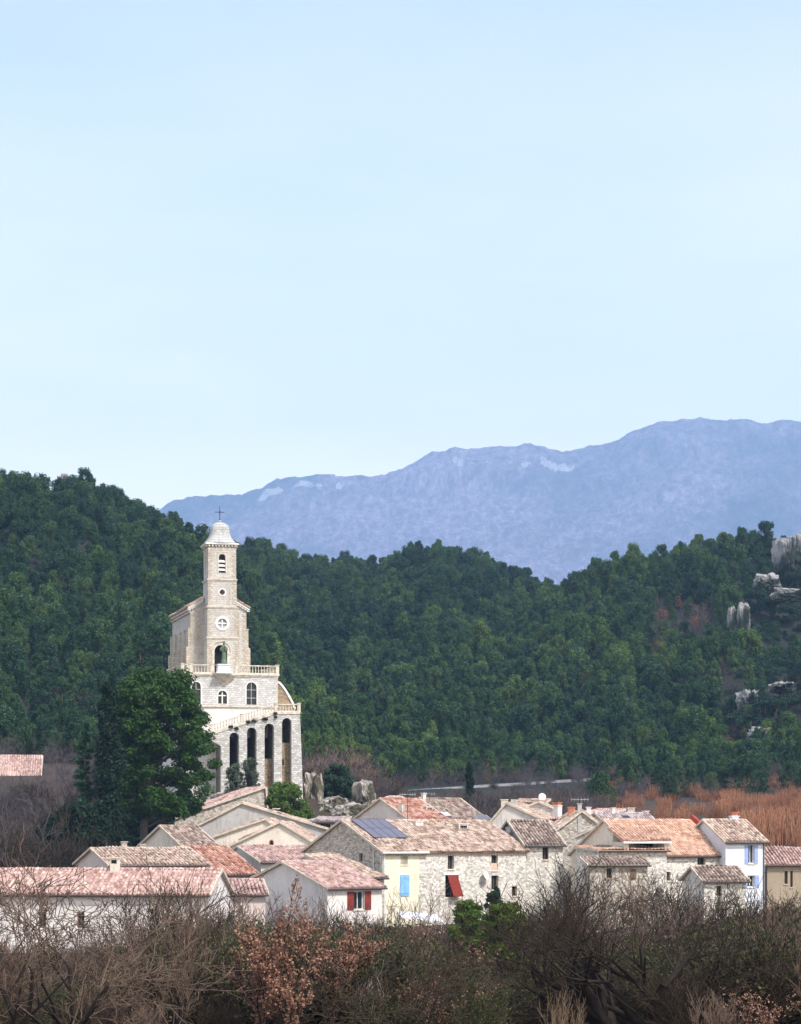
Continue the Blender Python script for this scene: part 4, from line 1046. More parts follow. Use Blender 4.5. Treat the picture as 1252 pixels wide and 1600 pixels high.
h7t = house('roof_terrace_house', 'cream house part with an open loggia under its eave, left of the orange roof', 938, 219, 12, 1042, 8, 1330, 1326, 'stonepale', 't_orange', ridge='mono', front=[(1000, 1010, 1350, 1368, 'dark')])
# loggia roof on two posts
fr, o = h7t[0], h7t[1]; rd = random.Random(3)
m = MB(); xa, xb = fr.lx(981), fr.lx(1040); z0_ = fr.z(1314, 3, -.2); z1_ = fr.z(1294, 3, 4.5); tile_roof(m, (xa - .6, -.4, z0_), (1, 0, 0), (0, 4.9, z1_ - z0_), xb - xa + 1.2, math.hypot(4.9, z1_ - z0_), rd)
lg = m.build('loggia_roof', M['t_orange'], o)
m = MB(); m.beam((xa - .5, -.35, z0_ - .14), (xb + .5, -.35, z0_ - .14), .14, .16); m.build('eaves_beam', M['pipe_white'], lg)
m = MB(); m.box((xa - .3, 0, h7t[4] + .1), (xa + .1, 3.6, z0_ - .1)); m.box((xb - .1, 0, h7t[4] + .1), (xb + .4, 3.6, z0_ - .1)); m.box((xa - .3, 3.6, h7t[4]), (xb + .4, 3.9, z0_ + .9)); m.build('loggia_wall', [M['cream']], lg)
m = MB(); m.box((xa + .1, 3.4, h7t[4]), (xb - .1, 3.59, z0_ - .1)); m.build('loggia_shade', M['dark'], lg)  # near-black sheet before the back wall, painting the shade under the roof
h7p = house('tiled_porch', 'low tiled porch roof against the long cream house, behind the big bare tree', 922, 211, 8, 1012, 3, 1352, 1342, 'stone', 't_brown', ridge='mono', front=[(948, 956, 1357, 1372, 'dark'), (985, 994, 1358, 1374, 'closed_wood')])
h8 = house('white_house', 'tall bluish white house with lavender shutters and a brown tiled roof', 1134, 226, 22, 1195, 8, 1314.5, 1283, 'bluewhite', 't_old', front=[(1169.5, 1178.5, 1320, 1349, 'shutters_lav'), (1168, 1179, 1368, 1386, 'shutters_lav')], ridge='x')
roof_chim(h8, 1147, 5, 1276, w=.75, d=.6, mat='bluewhite', pot=True)
fr = h8[0]; m = MB(); xx = fr.lx(1193); m.tube((xx, -.1, h8[4] - .1), (xx, -.1, 0), .05, .05, 6); m.build('downpipe', M['gutter'], h8[1])
lx_ = fr.lx(1153, 5); dish('small white dish beside the chimney of the lavender shuttered house', wpt(h8, lx_, 4.5, fr.z(1287, lx_, 4.5)), .42, 70, 20, pole=(-.1, .3, -.5))
m = MB()   # red coping where the orange roof meets the white house
fr7, o7, L7, D7, ze7, rz7 = h7; s7 = (rz7 - ze7) / (D7 / 2)
m.beam((L7 + .36, -.3, ze7 + .15), (L7 + .36, D7/2, rz7 + .3), .3, .75); m.build('red_coping', M['redcoping'], o7)
h9 = house('brown_house', 'low brown house with pink tiles at the right, half hidden by bare bushes', 1199, 228, 4, 1300, 10, 1351, 1327, 'brownwall', 't_pink', front=[(1226, 1231, 1361, 1381, 'dark'), (1235, 1239, 1361, 1386, 'dark')])
h10r = house('garden_house', 'small cream outbuilding with a brown roof in front of the orange roofed house', 1100, 205, 14, 1166, 5, 1376, 1357, 'stonepale', 't_brown', front=[(1120, 1128, 1384, 1400, 'dark')])
# left cluster
l10 = house('shuttered_house', 'house with dark red shutters and a pale pink tile roof', 512, 205, 40, 597, 12.5, 1388, 1349, 'white', 't_pink', fmat='white', front=[(553, 569.5, 1393, 1421, 'shutters_red')])
l11 = house('pink_roof_house', 'house with pink tiles and a skylight, behind the red shuttered house', 408, 228, 28, 560, 10, 1347, 1324.5, 'pale', 't_pink')
skylight(l11, 500, 2.2, 1.6, .7)
l12 = house('long_stone_roof_house', 'house with a tiled lean-to roof against the solar panel house gable', 556, 212, 40, 600, 7, 1372, 1338, 'stone', 't_old', ridge='mono')
l7 = house('rust_roof_house', 'house with a worn rust red tiled roof left of the white gable', 322, 222, 35, 400, 11, 1366, 1326, 'pale', 't_red', rough_=.08)
l7b = house('pink_lean_to', 'low pink lean-to under the white gable', 345, 196, 8, 415, 5, 1398, 1377, 'pink', 't_pink', ridge='mono')
l6 = house('long_white_house', 'long white house with a pink tiled roof behind the left bare trees', -70, 183, -8, 325, 8, 1396, 1360, 'white', 't_pink', front=[(120, 132, 1425, 1450, 'dark'), (60, 72, 1425, 1450, 'dark'), (235, 245, 1420, 1440, 'dark')])
roof_chim(l6, 180, 3.6, 1341, w=.66, d=.6, mat='cream', open_top=True)
l5 = house('grey_tile_house', 'house with a mottled old tile roof behind the long white house', 172, 212, 24, 322, 10.5, 1352, 1327.5, 'pink', 't_old', rough_=.06, gut='gutter')
roof_chim(l5, 194, 6, 1316, w=.45, d=.45, mat='stone'); roof_chim(l5, 222, 6, 1320, w=.5, d=.5, mat='stone')
l4 = house('ribbed_roof_house', 'small cream gabled house with a ribbed brown tile roof', 290, 238, 40, 343, 8.5, 1327, 1292, 'cream', 't_brown', cw=.36)
l3 = house('cream_gable_barn', 'broad cream gable with a small arched vent, left of the stone house', 352, 246, -4, 505, 10, 1326, 1286, 'cream', 't_old', ridge='y', rpos=.56)
l3b = house('narrow_gable_house', 'narrow cream house behind the broad cream gable', 335, 252, -4, 450, 7, 1308, 1281, 'cream', 't_old', ridge='y', rpos=.7)
l2 = house('grey_gable_house', 'stained grey plaster gable below the church', 302, 262, -2, 508, 9, 1295, 1256, 'grey', 't_old', ridge='y', rpos=.37)
roof_chim(l2, 432, 4, 1264, w=.7, d=.6, mat='pale')
l1 = house('upper_stone_house', 'stone house with one long pink roof slope just below the arcade', 272, 274, 18, 419, 9, 1280, 1231, 'stone', 't_pink', ridge='y', rpos=.97)
lfar = house('far_left_house', 'distant house with a pale pink roof at the far left edge', -70, 330, 6, 62, 9, 1212, 1182, 'brownwall', 't_pink')
# small shed by the rock and a pale garden canopy
h_s = house('tin_roof_shed', 'dark open shed with a pale roof below the rock', 484, 262, -12, 530, 5, 1285, 1279, 'brownwall', 't_grey', ridge='mono', front=[(500, 516, 1287, 1298, 'dark')], cat='shed')
vent = MB(); fr = l3[0]; a_ = arch(fr.lx(422), fr.lx(427), fr.z(1322), fr.z(1313), 8); vent.slab([( -.0 + x, z) for x, z in arch(fr.lx(420.5), fr.lx(428.5), fr.z(1324), fr.z(1312), 8)], [a_], Matrix.Translation((0, -.05, 0)), .05)
vo_ = vent.build('vent', M['brick'], l3[1]); v2 = MB(); v2.slab(a_, [], Matrix.Translation((0, -.02, 0)), .018); v2.build('vent_grille', M['dark'], vo_)

# antennas
def antenna(label, p, h, n=7, rot=0):
    a = empty('tv_antenna', p, R(rot), label, 'antenna'); m = MB(); m.tube((0, 0, 0), (0, 0, h), .035, .03, 6); m.build('mast', M['iron'], a)
    m = MB(); m.beam((-.9, 0, h - .1), (.9, 0, h - .1), .04, .04)
    for i in range(n): x = -.85 + 1.7 * i / (n - 1); m.beam((x, -.35, h - .1), (x, .35, h - .1), .02, .02); m.beam((x, 0, h - .3), (x, 0, h + .1), .02, .02)
    m.build('aerial', M['alu'], a)
p = at(637, 1285, 253); antenna('thin television antenna at the left end of the bright red roof', p, (1285 - 1240) / F * 253, 7, 20)
p = at(906, 1256, 248); antenna('stubby television antenna on top of the tall grey chimney', p, .55, 6, 0)
p = at(671, 1252, 262); antenna('faint television antenna behind the ridge of the red roof', p, .9, 5, 50)

# white canopy in the garden
can = empty('garden_canopy', at(660, 1445, 196), R(12), 'white sloping garden canopy below the yellow wall', 'canopy')
m = MB(); m.add([(-1.9, -1, .6), (1.5, -1, .25), (1.5, 1.2, .75), (-1.9, 1.2, 1.1), (-1.9, -1, .66), (1.5, -1, .31), (1.5, 1.2, .81), (-1.9, 1.2, 1.16)], [(3,2,1,0),(4,5,6,7),(0,1,5,4),(1,2,6,5),(2,3,7,6),(3,0,4,7)]); m.build('canvas', M['dish'], can)
m = MB()
for x, y, z in ((-1.8, -.9, .6), (1.4, -.9, .25), (1.4, 1.1, .75), (-1.8, 1.1, 1.1)): m.tube((x, y, -2), (x, y, z + .05), .03, .03, 6)
m.build('post', M['alu'], can)

# ------------------------------------------------------------------ road, retaining wall
road_pts = [(430, 405), (520, 412), (600, 418), (650, 423), (700, 428), (760, 434), (820, 442), (870, 452), (910, 462), (960, 470), (1040, 476), (1150, 480)]
rp = []
for (a, b) in zip(road_pts[:-1], road_pts[1:]):
    for k in range(8):
        px = a[0] + (b[0] - a[0]) * k / 8; Y = a[1] + (b[1] - a[1]) * k / 8; rp.append((xof(px, Y), Y))
zr_ = [zof(interp([(430,1250),(600,1242),(640,1239),(700,1235),(760,1230.5),(840,1226),(905,1221),(960,1219),(1150,1222)], CX + F*x/y), y) for x, y in rp]
zr_ = list(np.convolve(np.pad(zr_, 6, mode='edge'), np.ones(13) / 13, 'valid'))
m = MB(); w_ = MB()
for i in range(len(rp) - 1):
    (x0, y0), (x1, y1) = rp[i], rp[i+1]; a, b = zr_[i], zr_[i+1]
    m.add([(x0, y0, a), (x1, y1, b), (x1, y1 + 6, b), (x0, y0 + 6, a)], [(0, 1, 2, 3)])
    w_.add([(x0, y0 - .4, a - 3), (x1, y1 - .4, b - 3), (x1, y1 - .4, b + .55), (x0, y0 - .4, a + .55), (x0, y0, a - 3), (x1, y1, b - 3), (x1, y1, b + .55), (x0, y0, a + .55)], [(0,1,2,3),(3,2,6,7),(5,4,7,6)])
rdo = m.build('road', M['asphalt']); rdo['kind'] = 'structure'
wo2 = w_.build('roadside_wall', plaster('roadside_wall_stone', (.34, .33, .34), rubble=.3)); tag(wo2, 'low pale roadside wall along the foot of the wooded hill', 'wall')

# ------------------------------------------------------------------ rocks
def rock(label, px, py, Y, sx, sy, sz, seed, mat='rock', rz=0, rough=.35, group=None, name='rock_outcrop', sub=5, freq=1.0, cat='rock'):
    bm = bmesh.new(); bmesh.ops.create_icosphere(bm, subdivisions=sub, radius=1)
    for v in bm.verts:
        p = v.co.copy(); q = Vector((p.x * 1.6 * freq + seed * 7.3, p.y * 1.6 * freq, p.z * .8 * freq))
        d = noise.noise(q) * rough + abs(noise.noise(q * 2.7)) * rough * .8 + noise.noise(q * 6) * rough * .25
        # flatten into blocky faces
        m_ = max(abs(p.x), abs(p.y), abs(p.z)); v.co = p * (1 / (.35 + .65 * m_)) * .82 * (1 + d - .15)
    me = bpy.data.meshes.new(name); bm.to_mesh(me); bm.free(); me.materials.append(M[mat])
    o = bpy.data.objects.new(name, me); link(o); o.location = at(px, py, Y); o.scale = (sx, sy, sz); o.rotation_euler = (0, 0, rz)
    return tag(o, label, cat, group)
rock('grey rock face beside the foot of the arcade', 489, 1238, 303, 1.5, 2.5, 3.4, 1)
rock('broad pale rock below the dark round bush', 522, 1264, 300, 2.4, 3, 1.9, 2)
rock('tall pale block of rock at the right of the knoll', 570, 1244, 300, 1.5, 2.2, 2.5, 3, rz=.4)
rock('low rubble of rock behind the open shed', 548, 1272, 292, 2.6, 2, 1.5, 4)
rock('bouldery ledge under the grey olive bushes', 385, 1262, 292, 6, 3, 2.4, 6)
rock('white cliff tower near the top of the right hill', 1226, 868, 628, 2.9, 5, 6.2, 11, 'cliff', .3, .28)
rock('pale crag at the right edge of the right hill crest', 1262, 868, 640, 5.5, 5, 6.5, 12, 'cliff', 0, .45)
rock('rounded grey crag below the cliff tower', 1199, 912, 610, 3.8, 4, 3.0, 13, 'cliff', 0, .4)
rock('wide low crag at the right edge below the cliff', 1240, 930, 600, 6.5, 4, 2.2, 14, 'cliff')
rock('slender upright slab, left one of the split rock', 1144, 972, 571, 1.2, 2.0, 4.4, 15, 'cliff', .1, .28, freq=1.5)
rock('broad upright slab, right one of the split rock', 1162, 968, 570, 1.9, 2.0, 4.8, 16, 'cliff', -.1, .28, freq=1.5)
rock('scree patch of pale stones low on the right hill', 1168, 1100, 520, 2.4, 5, 3.4, 17, 'cliff', 0, .5, freq=2)
rock('ragged stony ledge at the right edge low on the hill', 1222, 1075, 520, 3.0, 5, 1.3, 18, 'cliff', 0, .5, freq=2)
rock('small pale crag right of the scree, by the bare trees', 1185, 1150, 505, 2.6, 3, 2.0, 19, 'cliff', 0, .5)
rock('bare white rock showing between pines on the left crest', 99, 762, 655, 2.0, 3, 4.4, 21, 'cliff', 0, .4)
rock('little white rock at the far left crest', 5, 762, 655, 2.0, 3, 2.0, 22, 'cliff', 0, .4)

# ------------------------------------------------------------------ vegetation meshes
def leaf_cloud(rs, clumps, n, size, flat=.6, tri=False, up=0.3, aspect=1.0):
    """clumps: (x,y,z,r) rows; small leaf faces spread through each clump, denser at its shell"""
    C = np.repeat(np.array(clumps), n, axis=0); k = len(C)
    d = rs.normal(size=(k, 3)); d /= np.linalg.norm(d, axis=1)[:, None]
    rad = C[:, 3:4] * (rs.random((k, 1)) ** .45) * (1 + .25 * rs.normal(size=(k, 1)) * .5)
    P = C[:, :3] + d * rad * np.array([1, 1, flat])
    nrm = d * .8 + rs.normal(size=(k, 3)) * .7 + np.array([0, 0, up]); nrm /= np.linalg.norm(nrm, axis=1)[:, None]
    t = np.cross(nrm, rs.normal(size=(k, 3))); t /= np.linalg.norm(t, axis=1)[:, None]; b = np.cross(nrm, t)
    s = size * (.6 + .8 * rs.random((k, 1))); t *= s * aspect; b *= s
    if tri:
        V = np.stack([P - t*.5 - b*.4, P + t*.5 - b*.4, P + b*.7], 1).reshape(-1, 3); Fa = np.arange(k*3).reshape(-1, 3)
    else:
        V = np.stack([P - t*.5 - b*.15, P - b*.6, P + t*.5 + b*.1, P + b*.6], 1).reshape(-1, 3); Fa = np.arange(k*4).reshape(-1, 4)
    return V, Fa
def segs_mesh(S, name, mat, n=3):
    """S rows: x0 y0 z0 x1 y1 z1 r0 r1 -> one mesh of tapered tubes"""
    S = np.array(S); p, q, r0, r1 = S[:, :3], S[:, 3:6], S[:, 6:7], S[:, 7:8]
    d = q - p; d /= np.maximum(np.linalg.norm(d, axis=1)[:, None], 1e-6)
    ref = np.where(np.abs(d[:, 2:3]) > .9, np.array([[1., 0, 0]]), np.array([[0, 0, 1.]]))
    a = np.cross(d, ref); a /= np.linalg.norm(a, axis=1)[:, None]; b = np.cross(a, d)
    rings = []
    for c, r in ((p, r0), (q, r1)):
        for i in range(n):
            t = 2 * math.pi * i / n; rings.append(c + a * (math.cos(t) * r) + b * (math.sin(t) * r))
    V = np.stack(rings, 1).reshape(-1, 3); k = len(S); base = np.arange(k)[:, None] * 2 * n
    Fa = np.concatenate([base + np.array([[i, (i+1) % n, (i+1) % n + n, i + n]]) for i in range(n)], 0)
    return npmesh(name, V, Fa, [mat])
def grow(rd, S, p, d, L, r, depth, nch=4, spread=.8, up=.15, wig=.25, ratio=.62, nseg=4, rmin=.006, leaves=None, droop=0):
    """one branch and, recursively, its side branches"""
    d = d.normalized(); step = L / nseg; pts = [p]
    for i in range(nseg):
        d = (d + Vector((rd.gauss(0, wig), rd.gauss(0, wig), rd.gauss(0, wig) + up - droop)) * .5).normalized()
        q = p + d * step; ra = r * (1 - .55 * i / nseg); rb = r * (1 - .55 * (i + 1) / nseg)
        S.append((*p, *q, max(ra, rmin), max(rb, rmin))); p = q; pts.append((q, d, rb))
        if leaves is not None and depth <= 1: leaves.append(tuple(q))
    if depth > 0:
        for k in range(nch):
            i = 1 + int((k + rd.random()) / nch * nseg) if k < nch - 1 else nseg
            q, dd, rr = pts[min(i, nseg)]
            ax_ = dd.cross(Vector((rd.gauss(0, 1), rd.gauss(0, 1), rd.gauss(0, 1)))).normalized()
            nd = (dd + ax_ * spread * (.6 + .8 * rd.random())).normalized()
            grow(rd, S, q, nd, L * ratio * (.75 + .5 * rd.random()), rr * .72, depth - 1, nch, spread, up, wig, ratio, nseg if depth > 2 else max(2, nseg - 1), rmin, leaves, droop)
def bare(seed, H, stems=1, depth=4, nch=4, spread=.8, up=.15, wig=.13, r=.1, lean=.15, trunk=.35, leaves=None, ratio=.62, rmin=.0075, fan=.5):
    rd = random.Random(seed); S = []
    for k in range(stems):
        t = rd.random() * 6.28; o = fan * (stems > 1)
        d = Vector((math.cos(t) * (lean + o * rd.random()), math.sin(t) * (lean + o * rd.random()), 1))
        grow(rd, S, Vector((math.cos(t) * .12 * stems ** .5, math.sin(t) * .12 * stems ** .5, -.4)), d, H * trunk * (.85 + .3*rd.random()) + .4, r * (.7 + .5 * rd.random()), depth, nch, spread, up, wig, ratio, 4, rmin, leaves)
    top = max(s[5] for s in S); k = H / top
    S = [tuple(v * k for v in s[:6]) + s[6:] for s in S]
    return S, k

def two_mesh(S, thr, matT, matC, name, n=5):
    thick = [s for s in S if s[6] > thr]; thin = [s for s in S if s[6] <= thr]
    return segs_mesh(thick or thin[:1], name + '_trunk', M[matT], n), segs_mesh(thin, name + '_crown', M[matC], 3)

def hill_pine(seed, H, W, lean=.0, conic=.3):
    rs = np.random.RandomState(seed); rd = random.Random(seed)
    cl = []; S = [(0, 0, -1.5, lean * H * .5, 0, H * .5, .16, .11), (lean * H * .5, 0, H * .5, lean * H, 0, H * .92, .11, .03)]
    lobes = [(rd.random() * 6.28, .5 + .5 * rd.random()) for _ in range(5)]
    for i in range(46):
        h = .24 + .76 * rd.random() ** .85; a = rd.random() * 6.28
        lob = max(.55, max(w * math.cos(a - q) for q, w in lobes) + .25)
        prof_r = ((1 - conic) * math.sqrt(max(.02, 1 - ((h - .5) / .54) ** 2)) + conic * (1.12 - h)) * lob
        rr = W / 2 * prof_r * rd.random() ** .5; r = W * .085 * (.7 + .8 * rd.random())
        x, y, z = lean * H * h + rr * math.cos(a), rr * math.sin(a), H * h - r + rr * .12
        cl.append((x, y, z, r)); S.append((lean * H * h, 0, max(0, z - rr * .6), x, y, z, .05, .02))
    V, Fa = leaf_cloud(rs, cl, 150, .25, 1.3, tri=True, up=.5)
    return segs_mesh(S, 'trunk', M['bark'], 4), npmesh('crown', V, Fa, [M['pine_leaf']])
def make_tree(name, tr, cr_, loc, s=1.0, rz=0, label=None, cat='tree', group=None, cname='crown'):
    """a tree is its trunk and its crown under one Empty"""
    o = empty(name, loc, rz, label, cat, group); o.scale = (s, s, s) if isinstance(s, (int, float)) else s
    for nm, me in (('trunk', tr), (cname, cr_)):
        if me is None: continue
        c = bpy.data.objects.new(nm, me); col.objects.link(c); c.parent = o
    return o

pines = [hill_pine(s, 8 + (s % 3), w, l, c) for s, w, l, c in ((1, 6.5, 0, .2), (2, 5.2, .05, .6), (3, 7.2, -.04, .1), (4, 5.8, .03, .4), (5, 6.8, 0, .3), (6, 4.6, -.03, .8))]
def holm(seed):
    rs = np.random.RandomState(seed); rd = random.Random(seed); cl = []
    for i in range(22): a = rd.random()*6.28; rr = 2.4*rd.random()**.6; cl.append((rr*math.cos(a), rr*math.sin(a), .8 + 2.4*rd.random()*(1 - rr/3.6), .7 + .4*rd.random()))
    V, Fa = leaf_cloud(rs, cl, 110, .28, .8, tri=True)
    return segs_mesh([(0,0,-1,0,0,2,.12,.06)], 'trunk', M['bark'], 4), npmesh('crown', V, Fa, [M['oak_dark']])
holms = [holm(31), holm(32)]
def hill_bare(seed, mat, H=6.5, **kw):
    S, k = bare(seed, H, depth=4, nch=4, r=.10, rmin=.018, trunk=.4, **kw); return two_mesh(S, .045, 'bark_grey' if mat != 'osier' else 'osier', mat, 'hill_bare', 4)
hbare = [hill_bare(41, 'bark_grey'), hill_bare(42, 'bark_mauve', spread=1.0), hill_bare(43, 'bark_grey', up=.3)]

# scatter over the slopes
def slope_sites():
    rd = random.Random(99); out = []
    Y = 362.0
    while Y < 985:
        stepY = 3.0 + Y * .0022
        halfw = .36 * Y / 2 * 1.25 + 12
        x = -halfw * 1.0
        while x < halfw:
            xx = x + (rd.random() - .5) * 3.6; yy = Y + (rd.random() - .5) * 3.5; x += 3.5 + 1.3 * rd.random()
            out.append((xx, yy, rd.random(), rd.random(), rd.random()))
        Y += stepY
    return out
sites = []
HB = lambda px: interp([(-400, 1178), (60, 1180), (150, 1190), (300, 1205), (480, 1205), (600, 1240), (700, 1238), (900, 1228), (960, 1245), (1150, 1240), (1300, 1232), (1800, 1232)], px)
gcache = {}
for (x, y, a, b, c) in slope_sites():
    px = CX + F * x / y; z = ground(x, y); py = HZ - (z - ZC) / y * F
    if py > HB(px) + 12: continue                       # still on the flat below the wood
    if px > 420 and y < 385: continue
    if 560 < px < 960 and y < interp([(560, 424), (700, 438), (840, 455), (960, 478)], px): continue
    if abs(px - 99) < 12 and 640 < y < 680 and py < 800: continue
    sites.append((x, y, z, px, py, a, b, c))
# what stands where: pines nearly everywhere, bare trees at the foot, holm oak scrub on the right shoulder
def kind_of(px, py, a):
    if px > 1120 + 40 * a and 880 < py < 1080: return 'holm' if a < .8 else 'pine'
    foot = HB(px) - py
    nb = noise.noise(Vector((px / 60, py / 45, 4)))
    if foot < 18 + 26 * nb and a < .55: return 'bare'
    if 1010 < px < 1130 and 940 < py < 1090 and a < .62: return 'bare' if a < .45 else 'rust'
    if px > 1120 and py > 1080 and a < .55: return 'bare'
    if px < 200 and py > 1090 and a < .22: return 'bare'
    if a < .05 + .06 * (nb > .15): return 'bare'
    return 'pine'
ent = []
for (x, y, z, px, py, a, b, c) in sites:
    k = kind_of(px, py, a)
    dens = noise.noise(Vector((x / 22, y / 22, 8)))
    if k == 'pine' and dens < -.45 and b < .4: continue
    s = (.66 + .50 * b * b + .22 * dens) * (.8 if py > 1190 else 1) * (1.0 if k == 'pine' else .85)
    ent.append((k, x, y, z, s, c * 6.28, px, py, b))
def inview(e): return -60 < e[6] < 1310
near = {}
for k, lim in (('pine', 250), ('holm', 40), ('bare', 120), ('rust', 20)):
    c = sorted([e for e in ent if e[0] == k and inview(e)], key=lambda e: e[2]); near[k] = c[:lim]
nearset = set(id(e) for k in near for e in near[k])
rust_crown = None
srcs = {'pine': [], 'holm': [], 'bare': []}
GL = {'pine': ('green pine standing in the wood on the hillside', 'pine_tree', 'pines on the hillside'), 'holm': ('dark rounded holm oak in the scrub below the cliffs', 'holm_oak', 'holm oaks below the cliffs'),
      'bare': ('leafless greyish tree at the foot of the wooded hill', 'leafless_tree', 'leafless trees at the foot of the hill'), 'rust': ('rust brown withered tree among the pines on the right hill', 'withered_tree', 'withered trees on the right hill')}
def wither(seed):
    S, k = bare(seed, 5.5, depth=3, nch=4, r=.1, rmin=.02, trunk=.45); rs = np.random.RandomState(seed)
    V, Fa = leaf_cloud(rs, [(s[3], s[4], s[5], .35) for s in S[::3] if s[5] > 1.5], 9, .25, .8, tri=True)
    return segs_mesh(S, 'trunk', M['bark_grey'], 3), npmesh('crown', V, Fa, [M['rust_leaf']])
withers = [wither(51), wither(52)]
for k in near:
    pr = {'pine': pines, 'holm': holms, 'bare': hbare, 'rust': withers}[k]
    for i, e in enumerate(near[k]):
        lb, nm, gp = GL[k]; j = i % len(pr)
        if k in ('pine', 'bare'):
            rg = 'left of the church' if e[6] < 320 else ('right of the church' if e[6] < 640 else ('above the low roadside wall' if e[6] < 930 else 'below the cliffs at the right'))
            lb += ', ' + rg; gp += ', ' + rg
        o = make_tree(nm, pr[j][0], pr[j][1], (e[1], e[2], e[3] - .3), e[4], e[5], lb, 'tree', gp)
        if k in srcs and i < len(pr): srcs[k].append(o)

def gn_scatter(name, pts, sources, label, cat):
    """one 'stuff' object: copies of the named meshes on points; sources are lists of objects already standing in the scene"""
    me = bpy.data.meshes.new(name); me.vertices.add(len(pts)); me.vertices.foreach_set('co', np.array([p[:3] for p in pts], dtype=np.float32).ravel())
    for an, ty, ix in (('sc', 'FLOAT', 3), ('rz', 'FLOAT', 4)):
        at_ = me.attributes.new(an, ty, 'POINT'); at_.data.foreach_set('value', np.array([p[ix] for p in pts], dtype=np.float32))
    at_ = me.attributes.new('ix', 'INT', 'POINT'); at_.data.foreach_set('value', np.array([p[5] for p in pts], dtype=np.int32))
    o = bpy.data.objects.new(name, me); link(o); tag(o, label, cat, kind='stuff')
    g = bpy.data.node_groups.new(name, 'GeometryNodeTree')
    g.interface.new_socket('Geometry', in_out='INPUT', socket_type='NodeSocketGeometry'); g.interface.new_socket('Geometry', in_out='OUTPUT', socket_type='NodeSocketGeometry')
    N = g.nodes; gi = N.new('NodeGroupInput'); go = N.new('NodeGroupOutput')
    def nat(nm, ty): x = N.new('GeometryNodeInputNamedAttribute'); x.data_type = ty; x.inputs[0].default_value = nm; return x.outputs[0]
    gti = N.new('GeometryNodeGeometryToInstance')
    for grp in reversed(sources):          # Geometry to Instance lists the last link first
        oi = N.new('GeometryNodeObjectInfo'); oi.transform_space = 'ORIGINAL'; oi.inputs[0].default_value = grp; oi.inputs['As Instance'].default_value = False
        g.links.new(oi.outputs['Geometry'], gti.inputs[0])
    ip = N.new('GeometryNodeInstanceOnPoints'); ip.inputs['Pick Instance'].default_value = True
    g.links.new(gi.outputs[0], ip.inputs['Points']); g.links.new(gti.outputs[0], ip.inputs['Instance'])
    cx3 = N.new('ShaderNodeCombineXYZ'); g.links.new(nat('rz', 'FLOAT'), cx3.inputs[2])
    g.links.new(nat('ix', 'INT'), ip.inputs['Instance Index']); g.links.new(cx3.outputs[0], ip.inputs['Rotation']); g.links.new(nat('sc', 'FLOAT'), ip.inputs['Scale'])
    g.links.new(ip.outputs[0], go.inputs[0])
    md = o.modifiers.new('scatter', 'NODES'); md.node_group = g
    return o
rest = {'pine': [], 'holm': [], 'bare': []}
rd = random.Random(4)
for e in ent:
    if id(e) in nearset: continue
    k = 'bare' if e[0] == 'rust' else e[0]
    rest[k].append((e[1], e[2], e[3] - .3, e[4], e[5], rd.randrange(len(srcs[k]))))
def child(o, nm): return [c for c in o.children if c.name.split('.')[0] == nm][0]
gn_scatter('pine_wood', rest['pine'], [child(o, 'crown') for o in srcs['pine']], 'dense green pine wood covering the higher slopes of the hills', 'woodland')
if rest['holm']: gn_scatter('holm_oak_scrub', rest['holm'], [child(o, 'crown') for o in srcs['holm']], 'dark holm oak scrub around the cliffs on the right hill', 'scrub')
gn_scatter('leafless_wood', rest['bare'], [child(o, 'crown') for o in srcs['bare']], 'grey leafless trees mixed into the pine wood', 'woodland')
gn_pending = True
print('TREES', {k: len(v) for k, v in near.items()}, {k: len(v) for k, v in rest.items()})

rd = random.Random(61)
for (px, py, Y) in ((1222, 905, 632), (1246, 898, 630), (1205, 935, 604), (1180, 925, 604), (1232, 948, 594), (1250, 950, 594), (1138, 1022, 566), (1158, 1024, 566), (1186, 992, 572), (1124, 985, 572), (1150, 1122, 514), (1180, 1120, 514), (1196, 1095, 514), (1235, 1095, 512), (1255, 1090, 512), (1205, 860, 645), (1250, 845, 650), (1170, 1165, 500)):
    x = xof(px, Y); make_tree('holm_oak', holms[px % 2][0], holms[px % 2][1], (x, Y, zof(py + 12, Y)), .8 + .4 * rd.random(), rd.random() * 6, GL['holm'][0], 'tree', GL['holm'][2])
# ------------------------------------------------------------------ single trees round the village
def gz(px, Y): return ground(xof(px, Y), Y)
def gp(px, Y, dz=0): x = xof(px, Y); return (x, Y, ground(x, Y) + dz)
